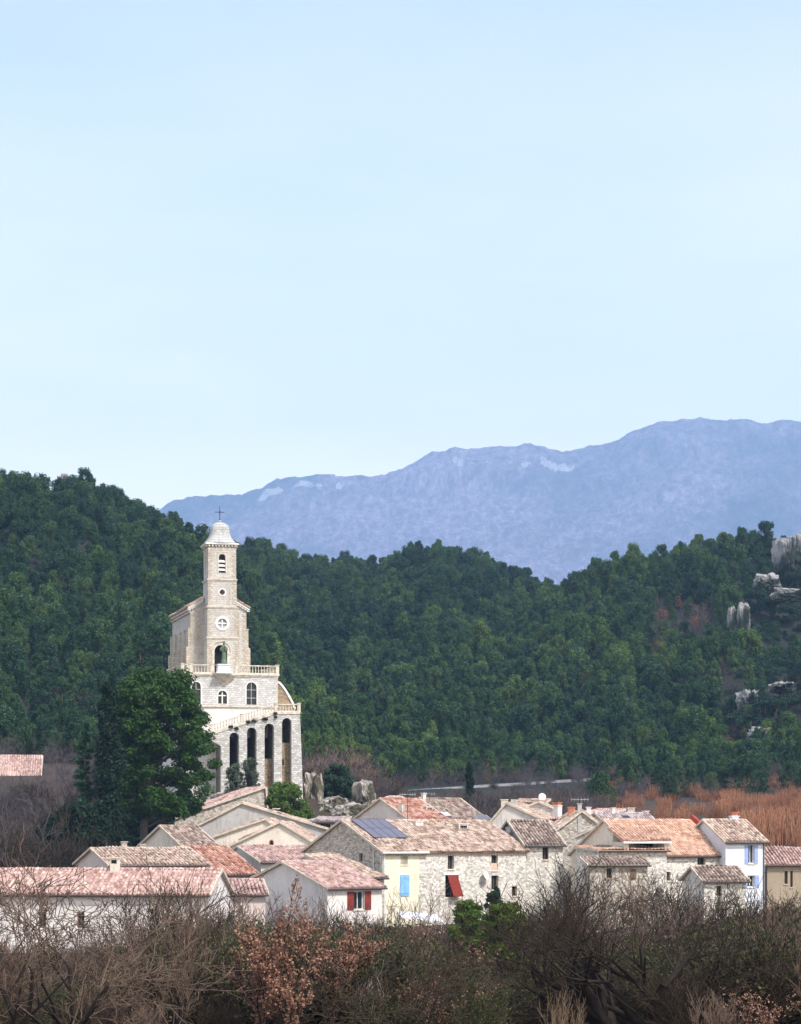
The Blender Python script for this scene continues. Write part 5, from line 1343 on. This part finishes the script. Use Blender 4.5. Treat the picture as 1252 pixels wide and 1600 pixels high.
# great round pine left of the church
def big_pine():
    rd = random.Random(8); rs = np.random.RandomState(8); Y = 262; x0 = xof(224, Y); zb_ = ground(x0, Y); S = []; cl = []
    top = zof(1046, Y) - zb_; base = Vector((0, 0, 0)); sc = F / Y
    S += [(0, 0, -1, .1, 0, top*.3, .48, .40), (.1, 0, top*.3, .9, 0, top*.55, .40, .30), (.9, 0, top*.55, 1.6, 0, top*.85, .30, .12)]
    prof_l = [(1050, 215, 290), (1062, 185, 300), (1080, 172, 315), (1110, 165, 327), (1140, 158, 344), (1170, 150, 353), (1200, 150, 352), (1225, 158, 346), (1250, 175, 325), (1268, 190, 305)]
    for i in range(340):
        py = rd.uniform(1049, 1268) if rd.random() < .8 else rd.uniform(1049, 1120)
        l = np.interp(py, [p[0] for p in prof_l], [p[1] for p in prof_l]); r = np.interp(py, [p[0] for p in prof_l], [p[2] for p in prof_l])
        cxp = (l + r) / 2; hw = (r - l) / 2 / sc; a = rd.random() * 6.28; q = rd.random() ** .55 * .93
        x = (cxp - 224) / sc + hw * q * math.cos(a); y = hw * .8 * q * math.sin(a); z = zof(py, Y) - zb_
        cr_r = rd.uniform(.75, 1.3); cl.append((x, y, z - .3, cr_r))
        if i % 3 == 0: h = max(.28 * top, z - abs(x) * .5 - 1); S.append((.3, 0, h, x, y, z - .2, .10, .03))
    V, Fa = leaf_cloud(rs, cl, 330, .24, .7, tri=True, up=.7)
    return make_tree('pine_tree', segs_mesh(S, 'trunk', M['bark'], 8), npmesh('crown', V, Fa, [M['bigpine_leaf']]), (x0, Y, zb_), 1, 0, 'huge rounded dark green pine in front of the church terrace', 'tree')
big_pine()
def column_tree(name, label, px, Y, py_top, wpx, mat, seed, n=60, per=260, leaf=.2, taper=1.0, py_bot=None, flat=1.2, droop=False):
    rd = random.Random(seed); rs = np.random.RandomState(seed); x0 = xof(px, Y); z0 = ground(x0, Y); H = zof(py_top, Y) - z0; W = wpx / (F / Y) / 2; cl = []
    for i in range(n):
        h = .04 + .95 * (i + rd.random()) / n; w = W * (math.sin(math.pi * min(1, h * .85 + .12)) ** .6 if taper < 1 else (1.05 - h) ** .7); a = rd.random() * 6.28; q = rd.random() ** .5
        r = max(.15, w * .62); cl.append((w*q*math.cos(a)*.8, w*q*math.sin(a)*.8, H*h, r))
    V, Fa = leaf_cloud(rs, cl, per, leaf, flat, tri=True, up=.4)
    S = [(0, 0, -1, 0, 0, H*.9, max(.08, W*.12), .03)] + [(0, 0, c[2], c[0], c[1], c[2], .04, .015) for c in cl[::3]]
    return make_tree(name, segs_mesh(S, 'trunk', M['bark'], 6), npmesh('crown', V, Fa, [M[mat]]), (x0, Y, z0), 1, 0, label, 'tree')
column_tree('cypress_tree', 'tall dark cypress hidden behind the left side of the big pine', 170, 256, 1058, 44, 'cypress_leaf', 61, 110, 330, .26, .5)
column_tree('cypress_tree', 'slim black green cypress alone behind the red roofs', 733, 330, 1190, 15, 'cypress_leaf', 62, 50, 200, .16, .5)
column_tree('fir_tree', 'loose green fir with long boughs left of the big pine', 133, 258, 1128, 66, 'fir_leaf', 63, 70, 150, .22, 1.0, flat=.35)
column_tree('cedar_tree', 'compact dark green conical tree behind the village roofs', 938, 340, 1208, 42, 'pine_leaf', 64, 60, 260, .2, .5)
column_tree('ivy_tree', 'ivy covered dark column of leaves by the stone house wall', 776, 196, 1385, 20, 'oak_dark', 65, 50, 160, .14, .5, flat=.8)
def bush(name, label, px, Y, py_top, wpx, py_bot, mat, seed, n=36, per=260, leaf=.16, group=None, cat='shrub', aspect=1.0, flat=.8, tr='bark_dark', pz=None):
    n = int(n * 1.8); per = int(per * .6)
    rd = random.Random(seed); rs = np.random.RandomState(seed); x0 = xof(px, Y); z0 = zof(py_bot, Y) if pz is None else pz; H = zof(py_top, Y) - z0; W = wpx / (F / Y) / 2; cl = []; S = []
    for i in range(n):
        a = rd.random() * 6.28; h = rd.random(); w = W * math.sqrt(max(.05, 1 - (max(0, h - .35) / .72) ** 2)); q = rd.random() ** .5 * .9; r = min(W, H) * rd.uniform(.14, .27)
        x, y, z = w*q*math.cos(a), w*q*math.sin(a), r*.5 + (H - r*1.2) * h; cl.append((x, y, z, r)); S.append((0, 0, -.3, x, y, z, .035, .01))
    V, Fa = leaf_cloud(rs, cl, per, leaf, flat, up=.4, aspect=aspect)
    return make_tree(name, segs_mesh(S, 'stems', M[tr], 4), npmesh('crown', V, Fa, [M[mat]]), (x0, Y, z0), 1, 0, label, cat, group)
bush('leafy_bush', 'bright green bush between the arcade and the grey gable', 445, 268, 1222, 66, 1292, 'bright_leaf', 71, 60, 420, .2)
bush('leafy_bush', 'bright green low bush spreading behind the grey gable chimney', 470, 270, 1252, 44, 1296, 'bright_leaf', 72, 36, 300, .2)
bush('dark_bush', 'dark round evergreen bush on the rock right of the church', 530, 304, 1194, 56, 1250, 'oak_dark', 73, 50, 320, .2)
bush('olive_tree', 'grey green olive bush before the first arch of the arcade', 366, 287, 1192, 34, 1252, 'olive_leaf', 74, 60, 110, .11)
bush('olive_tree', 'grey green olive bush before the second arch of the arcade', 391, 287, 1183, 38, 1252, 'olive_leaf', 75, 60, 110, .11)
bush('hedge', 'dark clipped hedge below the big pine, left of the pink roof slope', 250, 272, 1264, 60, 1300, 'oak_dark', 76, 40, 260, .2)
bush('hedge', 'dark ivy clad bank under the fir at the left', 120, 250, 1255, 120, 1340, 'cypress_leaf', 77, 70, 300, .24)
bush('hedge', 'shaded dark undergrowth around the foot of the big pine', 165, 256, 1268, 90, 1340, 'cypress_leaf', 78, 70, 300, .24)
bush('hedge', 'dark evergreen hedge behind the trunk of the big pine', 228, 284, 1252, 96, 1330, 'cypress_leaf', 83, 60, 300, .24)
bush('laurel_bush', 'yellow green laurel bush in the garden below the red awning', 732, 128, 1406, 70, 1530, 'bright_leaf', 79, 60, 260, .2, aspect=.35)
bush('laurel_bush', 'large green laurel bush right of the yellow green one', 788, 124, 1410, 96, 1545, 'laurel_leaf', 80, 80, 240, .2, aspect=.35)
bush('laurel_bush', 'dark green bush behind the laurels at the house corner', 772, 150, 1392, 36, 1490, 'oak_dark', 81, 40, 240, .16)
bush('leafy_bush', 'pale ivy bush by the road behind the village', 838, 400, 1236, 40, 1262, 'olive_leaf', 82, 30, 160, .24)
k_ = 0
for px, py, w in ((361, 1134.5, 7), (370, 1137.5, 6), (388, 1127, 7), (397, 1125, 9), (414.5, 1122, 9), (430.5, 1114, 6), (431, 1120, 5)):
    p = MB(); Yc = CH.Y0 + CH.lx(px, AF - .1) * CH.s + (AF - .15) * CH.c
    rs = np.random.RandomState(90 + k_); W_ = w / 2 / 12.6; V, Fa = leaf_cloud(rs, [(0, 0, 0, W_), (W_*.5, -.05, -W_*.4, W_*.7), (-W_*.5, 0, -.1, W_*.6)], 90, .09, .8)
    o = bpy.data.objects.new('wall_tuft', npmesh('wall_tuft', V, Fa, [M['bramble'] if k_ % 2 else M['oak_dark']])); link(o); o.location = at(px, py, Yc)
    tag(o, 'small tuft of weeds rooted in the masonry under the stair balustrade', 'plant', 'weed tufts on the arcade'); k_ += 1

# osier shoots: reddish vertical thicket behind the right houses
rd = random.Random(21)
def osier_mesh(seed, H=3.6):
    r_ = random.Random(seed); S = []
    for i in range(75):
        a = r_.random()*6.28; q = 1.3*r_.random()**.5; p = Vector((q*math.cos(a), q*math.sin(a), -.3)); d = Vector((math.cos(a)*.16*q, math.sin(a)*.16*q, 1))
        grow(r_, S, p, d, H*(.45 + .6*r_.random()), .06, 0, 0, .3, .12, .12, .6, 4, .012)
    return segs_mesh(S, 'shoots', M['osier'], 3)
osm = [osier_mesh(1), osier_mesh(2), osier_mesh(3)]
osi = []
tops = [(955, 1262), (1000, 1258), (1040, 1252), (1080, 1254), (1120, 1262), (1150, 1246), (1170, 1238), (1200, 1234), (1252, 1236), (1400, 1236)]
for i in range(290):
    px = rd.uniform(950, 1380) if i % 3 else rd.uniform(1150, 1380); Y = rd.uniform(285, 372) if i % 2 else rd.uniform(372, 462)
    x = xof(px, Y); z = ground(x, Y); top = interp(tops, px) + rd.uniform(-1, 8) + max(0, 372 - Y) * .25; h = zof(top, Y) - z
    if Y > 318: h = max(h, rd.uniform(1.6, 3.0))
    if h < 1.2: continue
    osi.append((x, Y, z, min(3.2, h / 3.8), rd.random()*6.28, i % 3))
for i, e in enumerate(osi):
    o = bpy.data.objects.new('osier_bush', osm[e[5]]); link(o); o.location = e[:3]; s = e[3]; o.scale = (min(1.3, max(.8, s)), min(1.3, max(.8, s)), s); o.rotation_euler = (0, 0, e[4])
    pl_ = 'behind the orange roofed house' if CX + F * e[0] / e[1] < 1130 else 'behind the lavender shuttered house'
    tag(o, 'orange brown osier bush of upright shoots ' + pl_, 'shrub', 'osier bushes ' + pl_)
# reddish bare shrubs on the flat behind the village
mid = []
def midbare(seed, mat, H=4.5, stems=5, **kw):
    S, k = bare(seed, H, stems=stems, depth=3, nch=4, r=.07, rmin=.014, trunk=.42, **kw); return two_mesh(S, .04, mat, mat, 'mid', 4)
mb_ = [midbare(101, 'bark_mauve'), midbare(102, 'bark_brown'), midbare(103, 'bark_grey'), midbare(104, 'bark_mauve', up=.35)]
rd = random.Random(22); cnt = 0
for i in range(190):
    px = rd.uniform(470, 960); Y = rd.uniform(318, 408); top = rd.uniform(1210, 1248) if px < 620 else rd.uniform(1231, 1252)
    if px < 560 and rd.random() < .5: top = rd.uniform(1160, 1200); Y = rd.uniform(330, 400)
    x = xof(px, Y); z = ground(x, Y); h = zof(top, Y) - z
    if h < .8: continue
    j = rd.randrange(4); s = max(h / 4.5, .0); s = (s * 1.5, s * 1.5, s)
    make_tree('leafless_shrub', mb_[j][0], mb_[j][1], (x, Y, z), s, rd.random()*6.28, 'leafless mauve brown shrub on the flat between village and wood', 'shrub', 'leafless shrubs behind the village', 'twigs'); cnt += 1
fl = []; msrc = [o for o in bpy.data.objects if o.name.split('.')[0] == 'leafless_shrub' and o.children and any(m_.name in ('grey_twigs', 'brown_twigs') for c in o.children for m_ in c.data.materials)][:6]; fsr = [c for o in msrc for c in o.children if c.name.startswith('twigs')]
for i in range(2500):
    px = rd.uniform(-120, 1380) if i < 1900 else (rd.uniform(-400, -120) if i % 2 else rd.uniform(1380, 1700)); Y = rd.uniform(300, 482); x = xof(px, Y); z = ground(x, Y); py = HZ - (z - ZC) / Y * F
    if 320 < px < 480 and Y < 330: continue
    if px > 940 and Y < 390: continue
    top = 1236 if 560 < px < 940 else (1185 if px < 560 else 1236)
    if px < 90 and Y < 345: top = 1218
    if 560 < px < 940 and Y < 424: top = interp([(560, 1250), (640, 1245), (700, 1240), (760, 1236), (840, 1231), (905, 1226), (940, 1224)], px)
    if 560 < px < 940 and Y >= 424: top = 1220
    h = min(zof(top, Y) - z, rd.uniform(2.2, 5.5))
    if Y > 432 or (px < 330 and Y > 345): h = max(h, rd.uniform(1.8, 3.8))
    if px > 560: h = max(h, rd.uniform(.5, 1.0))
    if h < .5: continue
    fl.append((x, Y, z - .2, h / 4.5 * 1.2, rd.random() * 6.28, rd.randrange(len(fsr))))
FLAT = (fl, fsr)
# brown bare trees left, above the long white house
for i in range(46):
    px = rd.uniform(-60, 128); Y = rd.uniform(232, 318); top = interp([(232, 1262), (318, 1200)], Y) + rd.uniform(-18, 30); x = xof(px, Y); z = ground(x, Y); h = zof(top, Y) - z
    if h < 1: continue
    j = (1, 1, 2)[i % 3]; make_tree('leafless_shrub', mb_[j][0], mb_[j][1], (x, Y, z), h / 4.5, rd.random()*6.28, 'brown leafless tree in the copse left of the fir', 'tree', 'leafless trees left of the fir', 'twigs')
# around the knoll
for i in range(60):
    px = rd.uniform(472, 610); Y = rd.uniform(306, 335); top = rd.uniform(1175, 1235); x = xof(px, Y); z = ground(x, Y); h = max(1.5, zof(top, Y) - z)
    j = i % 3; make_tree('leafless_shrub', mb_[j][0], mb_[j][1], (x, Y, z), h / 4.5, rd.random()*6.28, 'leafless shrub on the rocky knoll right of the arcade', 'shrub', 'leafless shrubs on the knoll', 'twigs')
for i in range(12):
    px = rd.uniform(345, 412); Y = rd.uniform(284, 289); x = xof(px, Y); z = zof(1256, Y); h = rd.uniform(1.2, 2.2); j = i % 3
    make_tree('leafless_shrub', mb_[j][0], mb_[j][1], (x, Y, z), h / 4.5, rd.random()*6.28, 'small leafless shrub at the foot of the arcade', 'shrub', 'leafless shrubs at the foot of the arcade', 'twigs')

gn_scatter('leafless_thicket', FLAT[0], FLAT[1], 'low mauve brown leafless brush on the ground between the village and the wood', 'undergrowth')

# ------------------------------------------------------------------ foreground trees
def fg_tree(name, label, px, Y, py_top, seed, mat='bark_dark', cmat='bark_brown', group=None, thr=.02, sx=1.0, rz=0, leaves=None, lsize=.07, lper=6, **kw):
    x = xof(px, Y); z = ground(x, Y); H = zof(py_top, Y) - z; lv = [] if leaves else None
    S, k = bare(seed, H, leaves=lv, **kw)
    tr, cr_ = two_mesh(S, thr, mat, cmat, name)
    o = make_tree(name, tr, cr_, (x, Y, z), (sx, sx, 1), rz, label, 'tree', group, 'twigs')
    if leaves:
        rs = np.random.RandomState(seed); sel = [l for l in lv if random.Random(int(l[0]*999)).random() < .8]
        V, Fa = leaf_cloud(rs, [(a*k, b*k, c*k, .10) for a, b, c in sel], lper, lsize, 1.0, up=0)
        lo = bpy.data.objects.new('leaves', npmesh('leaves', V, Fa, [M[leaves]])); col.objects.link(lo); lo.parent = o
    return o
fg_tree('spreading_tree', 'big dark spreading leafless tree in the right foreground', 988, 66, 1322, 205, depth=5, nch=3, spread=.7, up=.10, r=.24, lean=.12, trunk=.32, rmin=.0075, stems=6, fan=.95, ratio=.72, sx=1.3, wig=.12)
fg_tree('dry_oak_tree', 'young oak still holding rusty dry leaves, left of centre', 428, 60, 1372, 302, mat='bark_dark', cmat='bark_dark', depth=4, nch=4, spread=.55, up=.3, r=.055, lean=.08, trunk=.45, leaves='dead_leaf', lsize=.052, lper=9, stems=2, fan=.2)
fg_tree('dry_oak_tree', 'smaller oak with rusty dry leaves right behind the first', 492, 66, 1440, 303, mat='bark_dark', cmat='bark_dark', depth=4, nch=4, spread=.6, up=.25, r=.05, lean=.1, trunk=.42, leaves='dead_leaf', lsize=.05, lper=7, stems=2, fan=.3)
fg_tree('thin_tree', 'thin upright leafless tree before the long white house', 270, 64, 1325, 304, cmat='bark_mauve', depth=4, nch=4, spread=.55, up=.35, r=.06, trunk=.5, stems=2, fan=.15)
fg_tree('thin_tree', 'thin leafless tree right of the dry oak', 378, 90, 1392, 305, cmat='bark_mauve', depth=4, nch=4, spread=.5, up=.35, r=.05, trunk=.5)
fg_tree('arching_tree', 'arching mauve leafless tree at the far left edge', 20, 60, 1285, 306, cmat='bark_mauve', sx=1.35, depth=5, nch=3, wig=.12, spread=.7, up=.13, r=.07, trunk=.35, stems=3, fan=.6, ratio=.64, rmin=.009)
fg_tree('arching_tree', 'mauve leafless tree with long right-leaning boughs at the left', 125, 62, 1310, 307, cmat='bark_mauve', sx=1.35, depth=5, nch=3, wig=.12, spread=.7, up=.13, r=.07, trunk=.35, stems=3, fan=.7, ratio=.62)
fg_tree('arching_tree', 'thin arching leafless tree between the two mauve ones at the left', 70, 58, 1350, 330, cmat='bark_mauve', sx=1.4, depth=4, nch=4, spread=.9, up=.1, r=.05, trunk=.4, stems=3, fan=.8, rmin=.008)
fg_tree('pale_tree', 'bare tree with pale bleached boughs at the left', 45, 150, 1268, 308, mat='bark_pale', cmat='bark_mauve', depth=3, nch=3, spread=.6, up=.3, r=.11, trunk=.5, thr=.03)
fg_tree('pale_tree', 'small pale stemmed bare tree in the centre thicket', 552, 66, 1500, 309, mat='bark_pale', cmat='bark_pale', depth=3, nch=4, spread=.7, up=.2, r=.03, trunk=.45, thr=.012)
fg_tree('slim_tree', 'slim leafless tree before the dark red shutters', 480, 108, 1378, 310, cmat='bark_mauve', depth=4, nch=4, spread=.6, up=.25, r=.05, trunk=.45)
fg_tree('slim_tree', 'slim leafless tree left of the yellow wall', 560, 112, 1392, 311, cmat='bark_brown', depth=4, nch=4, spread=.6, up=.25, r=.05, trunk=.4, stems=2)
fg_tree('slim_tree', 'slim leafless tree in front of the yellow wall', 664, 112, 1372, 312, cmat='bark_mauve', depth=4, nch=4, spread=.6, up=.25, r=.045, trunk=.45)
fg_tree('mauve_tree', 'mauve leafless bush before the red awning', 712, 128, 1392, 313, cmat='bark_mauve', depth=4, nch=4, spread=.7, up=.25, r=.05, trunk=.35, stems=5, fan=.4)
fg_tree('brown_tree', 'bushy brown leafless tree left of the big spreading tree', 872, 100, 1350, 314, depth=4, nch=5, spread=.8, up=.15, r=.08, trunk=.35, stems=3, fan=.5, sx=1.1)
fg_tree('brown_tree', 'fine twigged brown tree right of the big spreading tree', 1085, 104, 1355, 315, depth=4, nch=5, spread=.8, up=.15, r=.07, trunk=.35, stems=3, fan=.5)
fg_tree('brown_tree', 'brown leafless tree at the right edge of the thicket', 1188, 100, 1400, 316, depth=4, nch=5, spread=.7, up=.25, r=.06, trunk=.35, stems=4, fan=.5)
fg_tree('brown_tree', 'brown leafless tree beyond the right edge of the thicket', 1250, 96, 1395, 317, depth=4, nch=5, spread=.7, up=.25, r=.06, trunk=.35, stems=4, fan=.5)
fg_tree('thin_tree', 'thin leafless sapling under the pink lean-to', 350, 100, 1405, 318, depth=4, nch=4, spread=.6, up=.25, r=.045, trunk=.45, stems=2)
fg_tree('thin_tree', 'thin mauve sapling in front of the long white wall', 205, 88, 1372, 319, cmat='bark_mauve', depth=4, nch=4, spread=.7, up=.2, r=.05, trunk=.4, stems=2)
fg_tree('low_bough_tree', 'low dark tree with long diagonal boughs left of centre bottom', 640, 62, 1455, 320, depth=4, nch=4, spread=1.0, up=.02, r=.06, trunk=.4, stems=4, fan=1.2)

def PLC(px): return 'before the long white house' if px < 345 else ('before the red shuttered house' if px < 600 else ('before the solar panel house' if px < 830 else ('before the house with the orange roof' if px < 1130 else 'before the lavender shuttered house')))
rd = random.Random(500); ex = []
for i in range(8):
    S, k = bare(500 + i, 5.0, depth=4, nch=4, spread=.6 + .05*i, up=.25 - .02*i, r=.055, trunk=.42, stems=1 + i % 3, fan=.35, rmin=.009); ex.append(two_mesh(S, .025, 'bark_dark', 'bark_mauve' if i % 2 else 'bark_brown', 'ex', 5))
for i in range(64):
    px = -60 + i * 22.5 + rd.uniform(-9, 9); Y = rd.uniform(84, 150); x = xof(px, Y); z = ground(x, Y)
    tp = interp([(-60,1400),(60,1420),(150,1410),(230,1350),(330,1375),(440,1400),(560,1390),(640,1400),(690,1405),(710,1510),(820,1510),(845,1355),(900,1335),(1000,1352),(1100,1355),(1180,1385),(1400,1370)], px) + rd.uniform(-8, 34)
    h = zof(tp, Y) - z; j = rd.randrange(8)
    if px < 200 and i % 2: continue
    make_tree('leafless_sapling', ex[j][0], ex[j][1], (x, Y, z), h / 5.0, rd.random()*6.28, 'fine twigged leafless sapling ' + PLC(px), 'tree', 'leafless saplings ' + PLC(px), 'twigs')
# thicket prototypes stand in the scene as shrubs of their own; the rest of the thicket is one mass
def fgshrub(seed, mat, leafmat_=None, H=3.0, stems=9, depth=3, **kw):
    lv = [] if leafmat_ else None
    S, k = bare(seed, H, stems=stems, depth=depth, nch=4, r=.03, rmin=.008, trunk=.45, leaves=lv, fan=.55, **kw)
    a = segs_mesh(S, 'twigs', M[mat], 3)
    if leafmat_:
        rs = np.random.RandomState(seed); V, Fa = leaf_cloud(rs, [(l[0]*k, l[1]*k, l[2]*k, .13) for l in lv[::2]], 4, .075, 1.0, up=.2)
        return a, npmesh('leaves', V, Fa, [M[leafmat_]])
    return a, None
M['straw'] = barkmat('straw_stalks', (.24, .16, .09), (.32, .22, .14))
FS = [fgshrub(401, 'bark_brown'), fgshrub(402, 'bark_brown', spread=1.0), fgshrub(403, 'bark_mauve', up=.3), fgshrub(404, 'bark_dark', 'bramble', stems=8), fgshrub(405, 'bark_brown', 'bramble', stems=7),
      fgshrub(406, 'bark_mauve', spread=.6, up=.35), fgshrub(407, 'straw', stems=12, depth=2, up=.4, spread=.4), fgshrub(408, 'bark_brown', 'dead_leaf', stems=4)]
TOP = [(-120, 1505), (0, 1510), (100, 1510), (170, 1496), (230, 1442), (300, 1425), (400, 1424), (520, 1428), (600, 1428), (680, 1448), (720, 1520), (820, 1520), (860, 1470), (900, 1450), (960, 1445), (1060, 1445), (1140, 1425), (1170, 1398), (1260, 1395), (1380, 1390)]
proto_objs = []; rd = random.Random(77)
PL = [('brown_shrub', 'tangled brown leafless shrub near the bottom left of the thicket', 110), ('brown_shrub', 'wide brown leafless shrub at the bottom of the thicket', 330), ('mauve_shrub', 'upright mauve leafless shrub at the bottom, left of centre', 230),
      ('bramble', 'dark green bramble at the bottom centre', 600), ('bramble', 'olive green bramble at the bottom, right of centre', 760), ('mauve_shrub', 'tall thin mauve shrub at the bottom right', 1120), ('dry_grass_clump', 'straw coloured clump of dry stalks at the bottom right', 880), ('dry_leaf_shrub', 'small shrub with a few rusty leaves at the very bottom right', 1200)]
for (nm, lb, px), (a, b) in zip(PL, FS):
    Y = 62; x = xof(px, Y); o = make_tree(nm, a, b, (x, Y, ground(x, Y)), .55, rd.random()*6, lb, 'shrub', None, 'leaves')
    for c in o.children:
        if c.data is a: c.name = 'twigs'
    proto_objs.append(o)
flat_src = []; idx = []
for o in proto_objs:
    idx.append([len(flat_src) + i for i, c in enumerate(o.children)]); flat_src += list(o.children)
pts = []
for i in range(2000):
    Y = 64 + 112 * rd.random() ** 1.0; px = rd.uniform(-130, 1390) if i < 1300 else (rd.uniform(-620, -130) if i % 2 else rd.uniform(1390, 1880)); x = xof(px, Y); z = ground(x, Y)
    tl_ = interp(TOP, px) + rd.uniform(0, 40) + max(0, (105 - Y)) * 1.1 * rd.random()
    h = zof(tl_, Y) - z
    if h < .9: h = rd.uniform(.9, 1.5)
    h = min(h, 6.5)
    u = rd.random(); w = noise.noise(Vector((px / 130, Y / 30, 2)))
    if px > 1130: j = (0, 1, 5, 0, 5, 1)[int(u*6)]
    elif px < 330 and w > -.1: j = (2, 5, 0, 1, 2, 0)[int(u*6)]
    elif w > .05: j = (3, 4, 1, 4, 3, 0)[int(u*6)]
    else: j = (0, 1, 0, 3, 1, 5, 4, 0)[int(u*8)]
    if Y < 92 and rd.random() < .35: j = (3, 4)[rd.random() < .5]
    if rd.random() < .035: j = 6 if rd.random() < .5 else 7
    rz_ = rd.random()*6.28
    for k in idx[j]: pts.append((x, Y, z, h / 3.0, rz_, k))
gn_scatter('thicket', pts, flat_src, 'tangled brown and green thicket filling the whole foreground', 'undergrowth')

# ------------------------------------------------------------------ haze
hm = bpy.data.materials.new('haze'); hm.use_nodes = True; t = hm.node_tree; t.nodes.clear()
oo = t.nodes.new('ShaderNodeOutputMaterial'); pv = t.nodes.new('ShaderNodeVolumePrincipled'); t.links.new(pv.outputs[0], oo.inputs['Volume'])
pv.inputs['Color'].default_value = (.40, .63, 1.0, 1); pv.inputs['Density'].default_value = 1.08e-4; pv.inputs['Anisotropy'].default_value = 0.1
m = MB(); m.box((-9000, -900, -9.5), (9000, 12600, 2150)); hz = m.build('haze', hm); tag(hz, 'thin blue air haze over the valley', 'haze', kind='stuff')
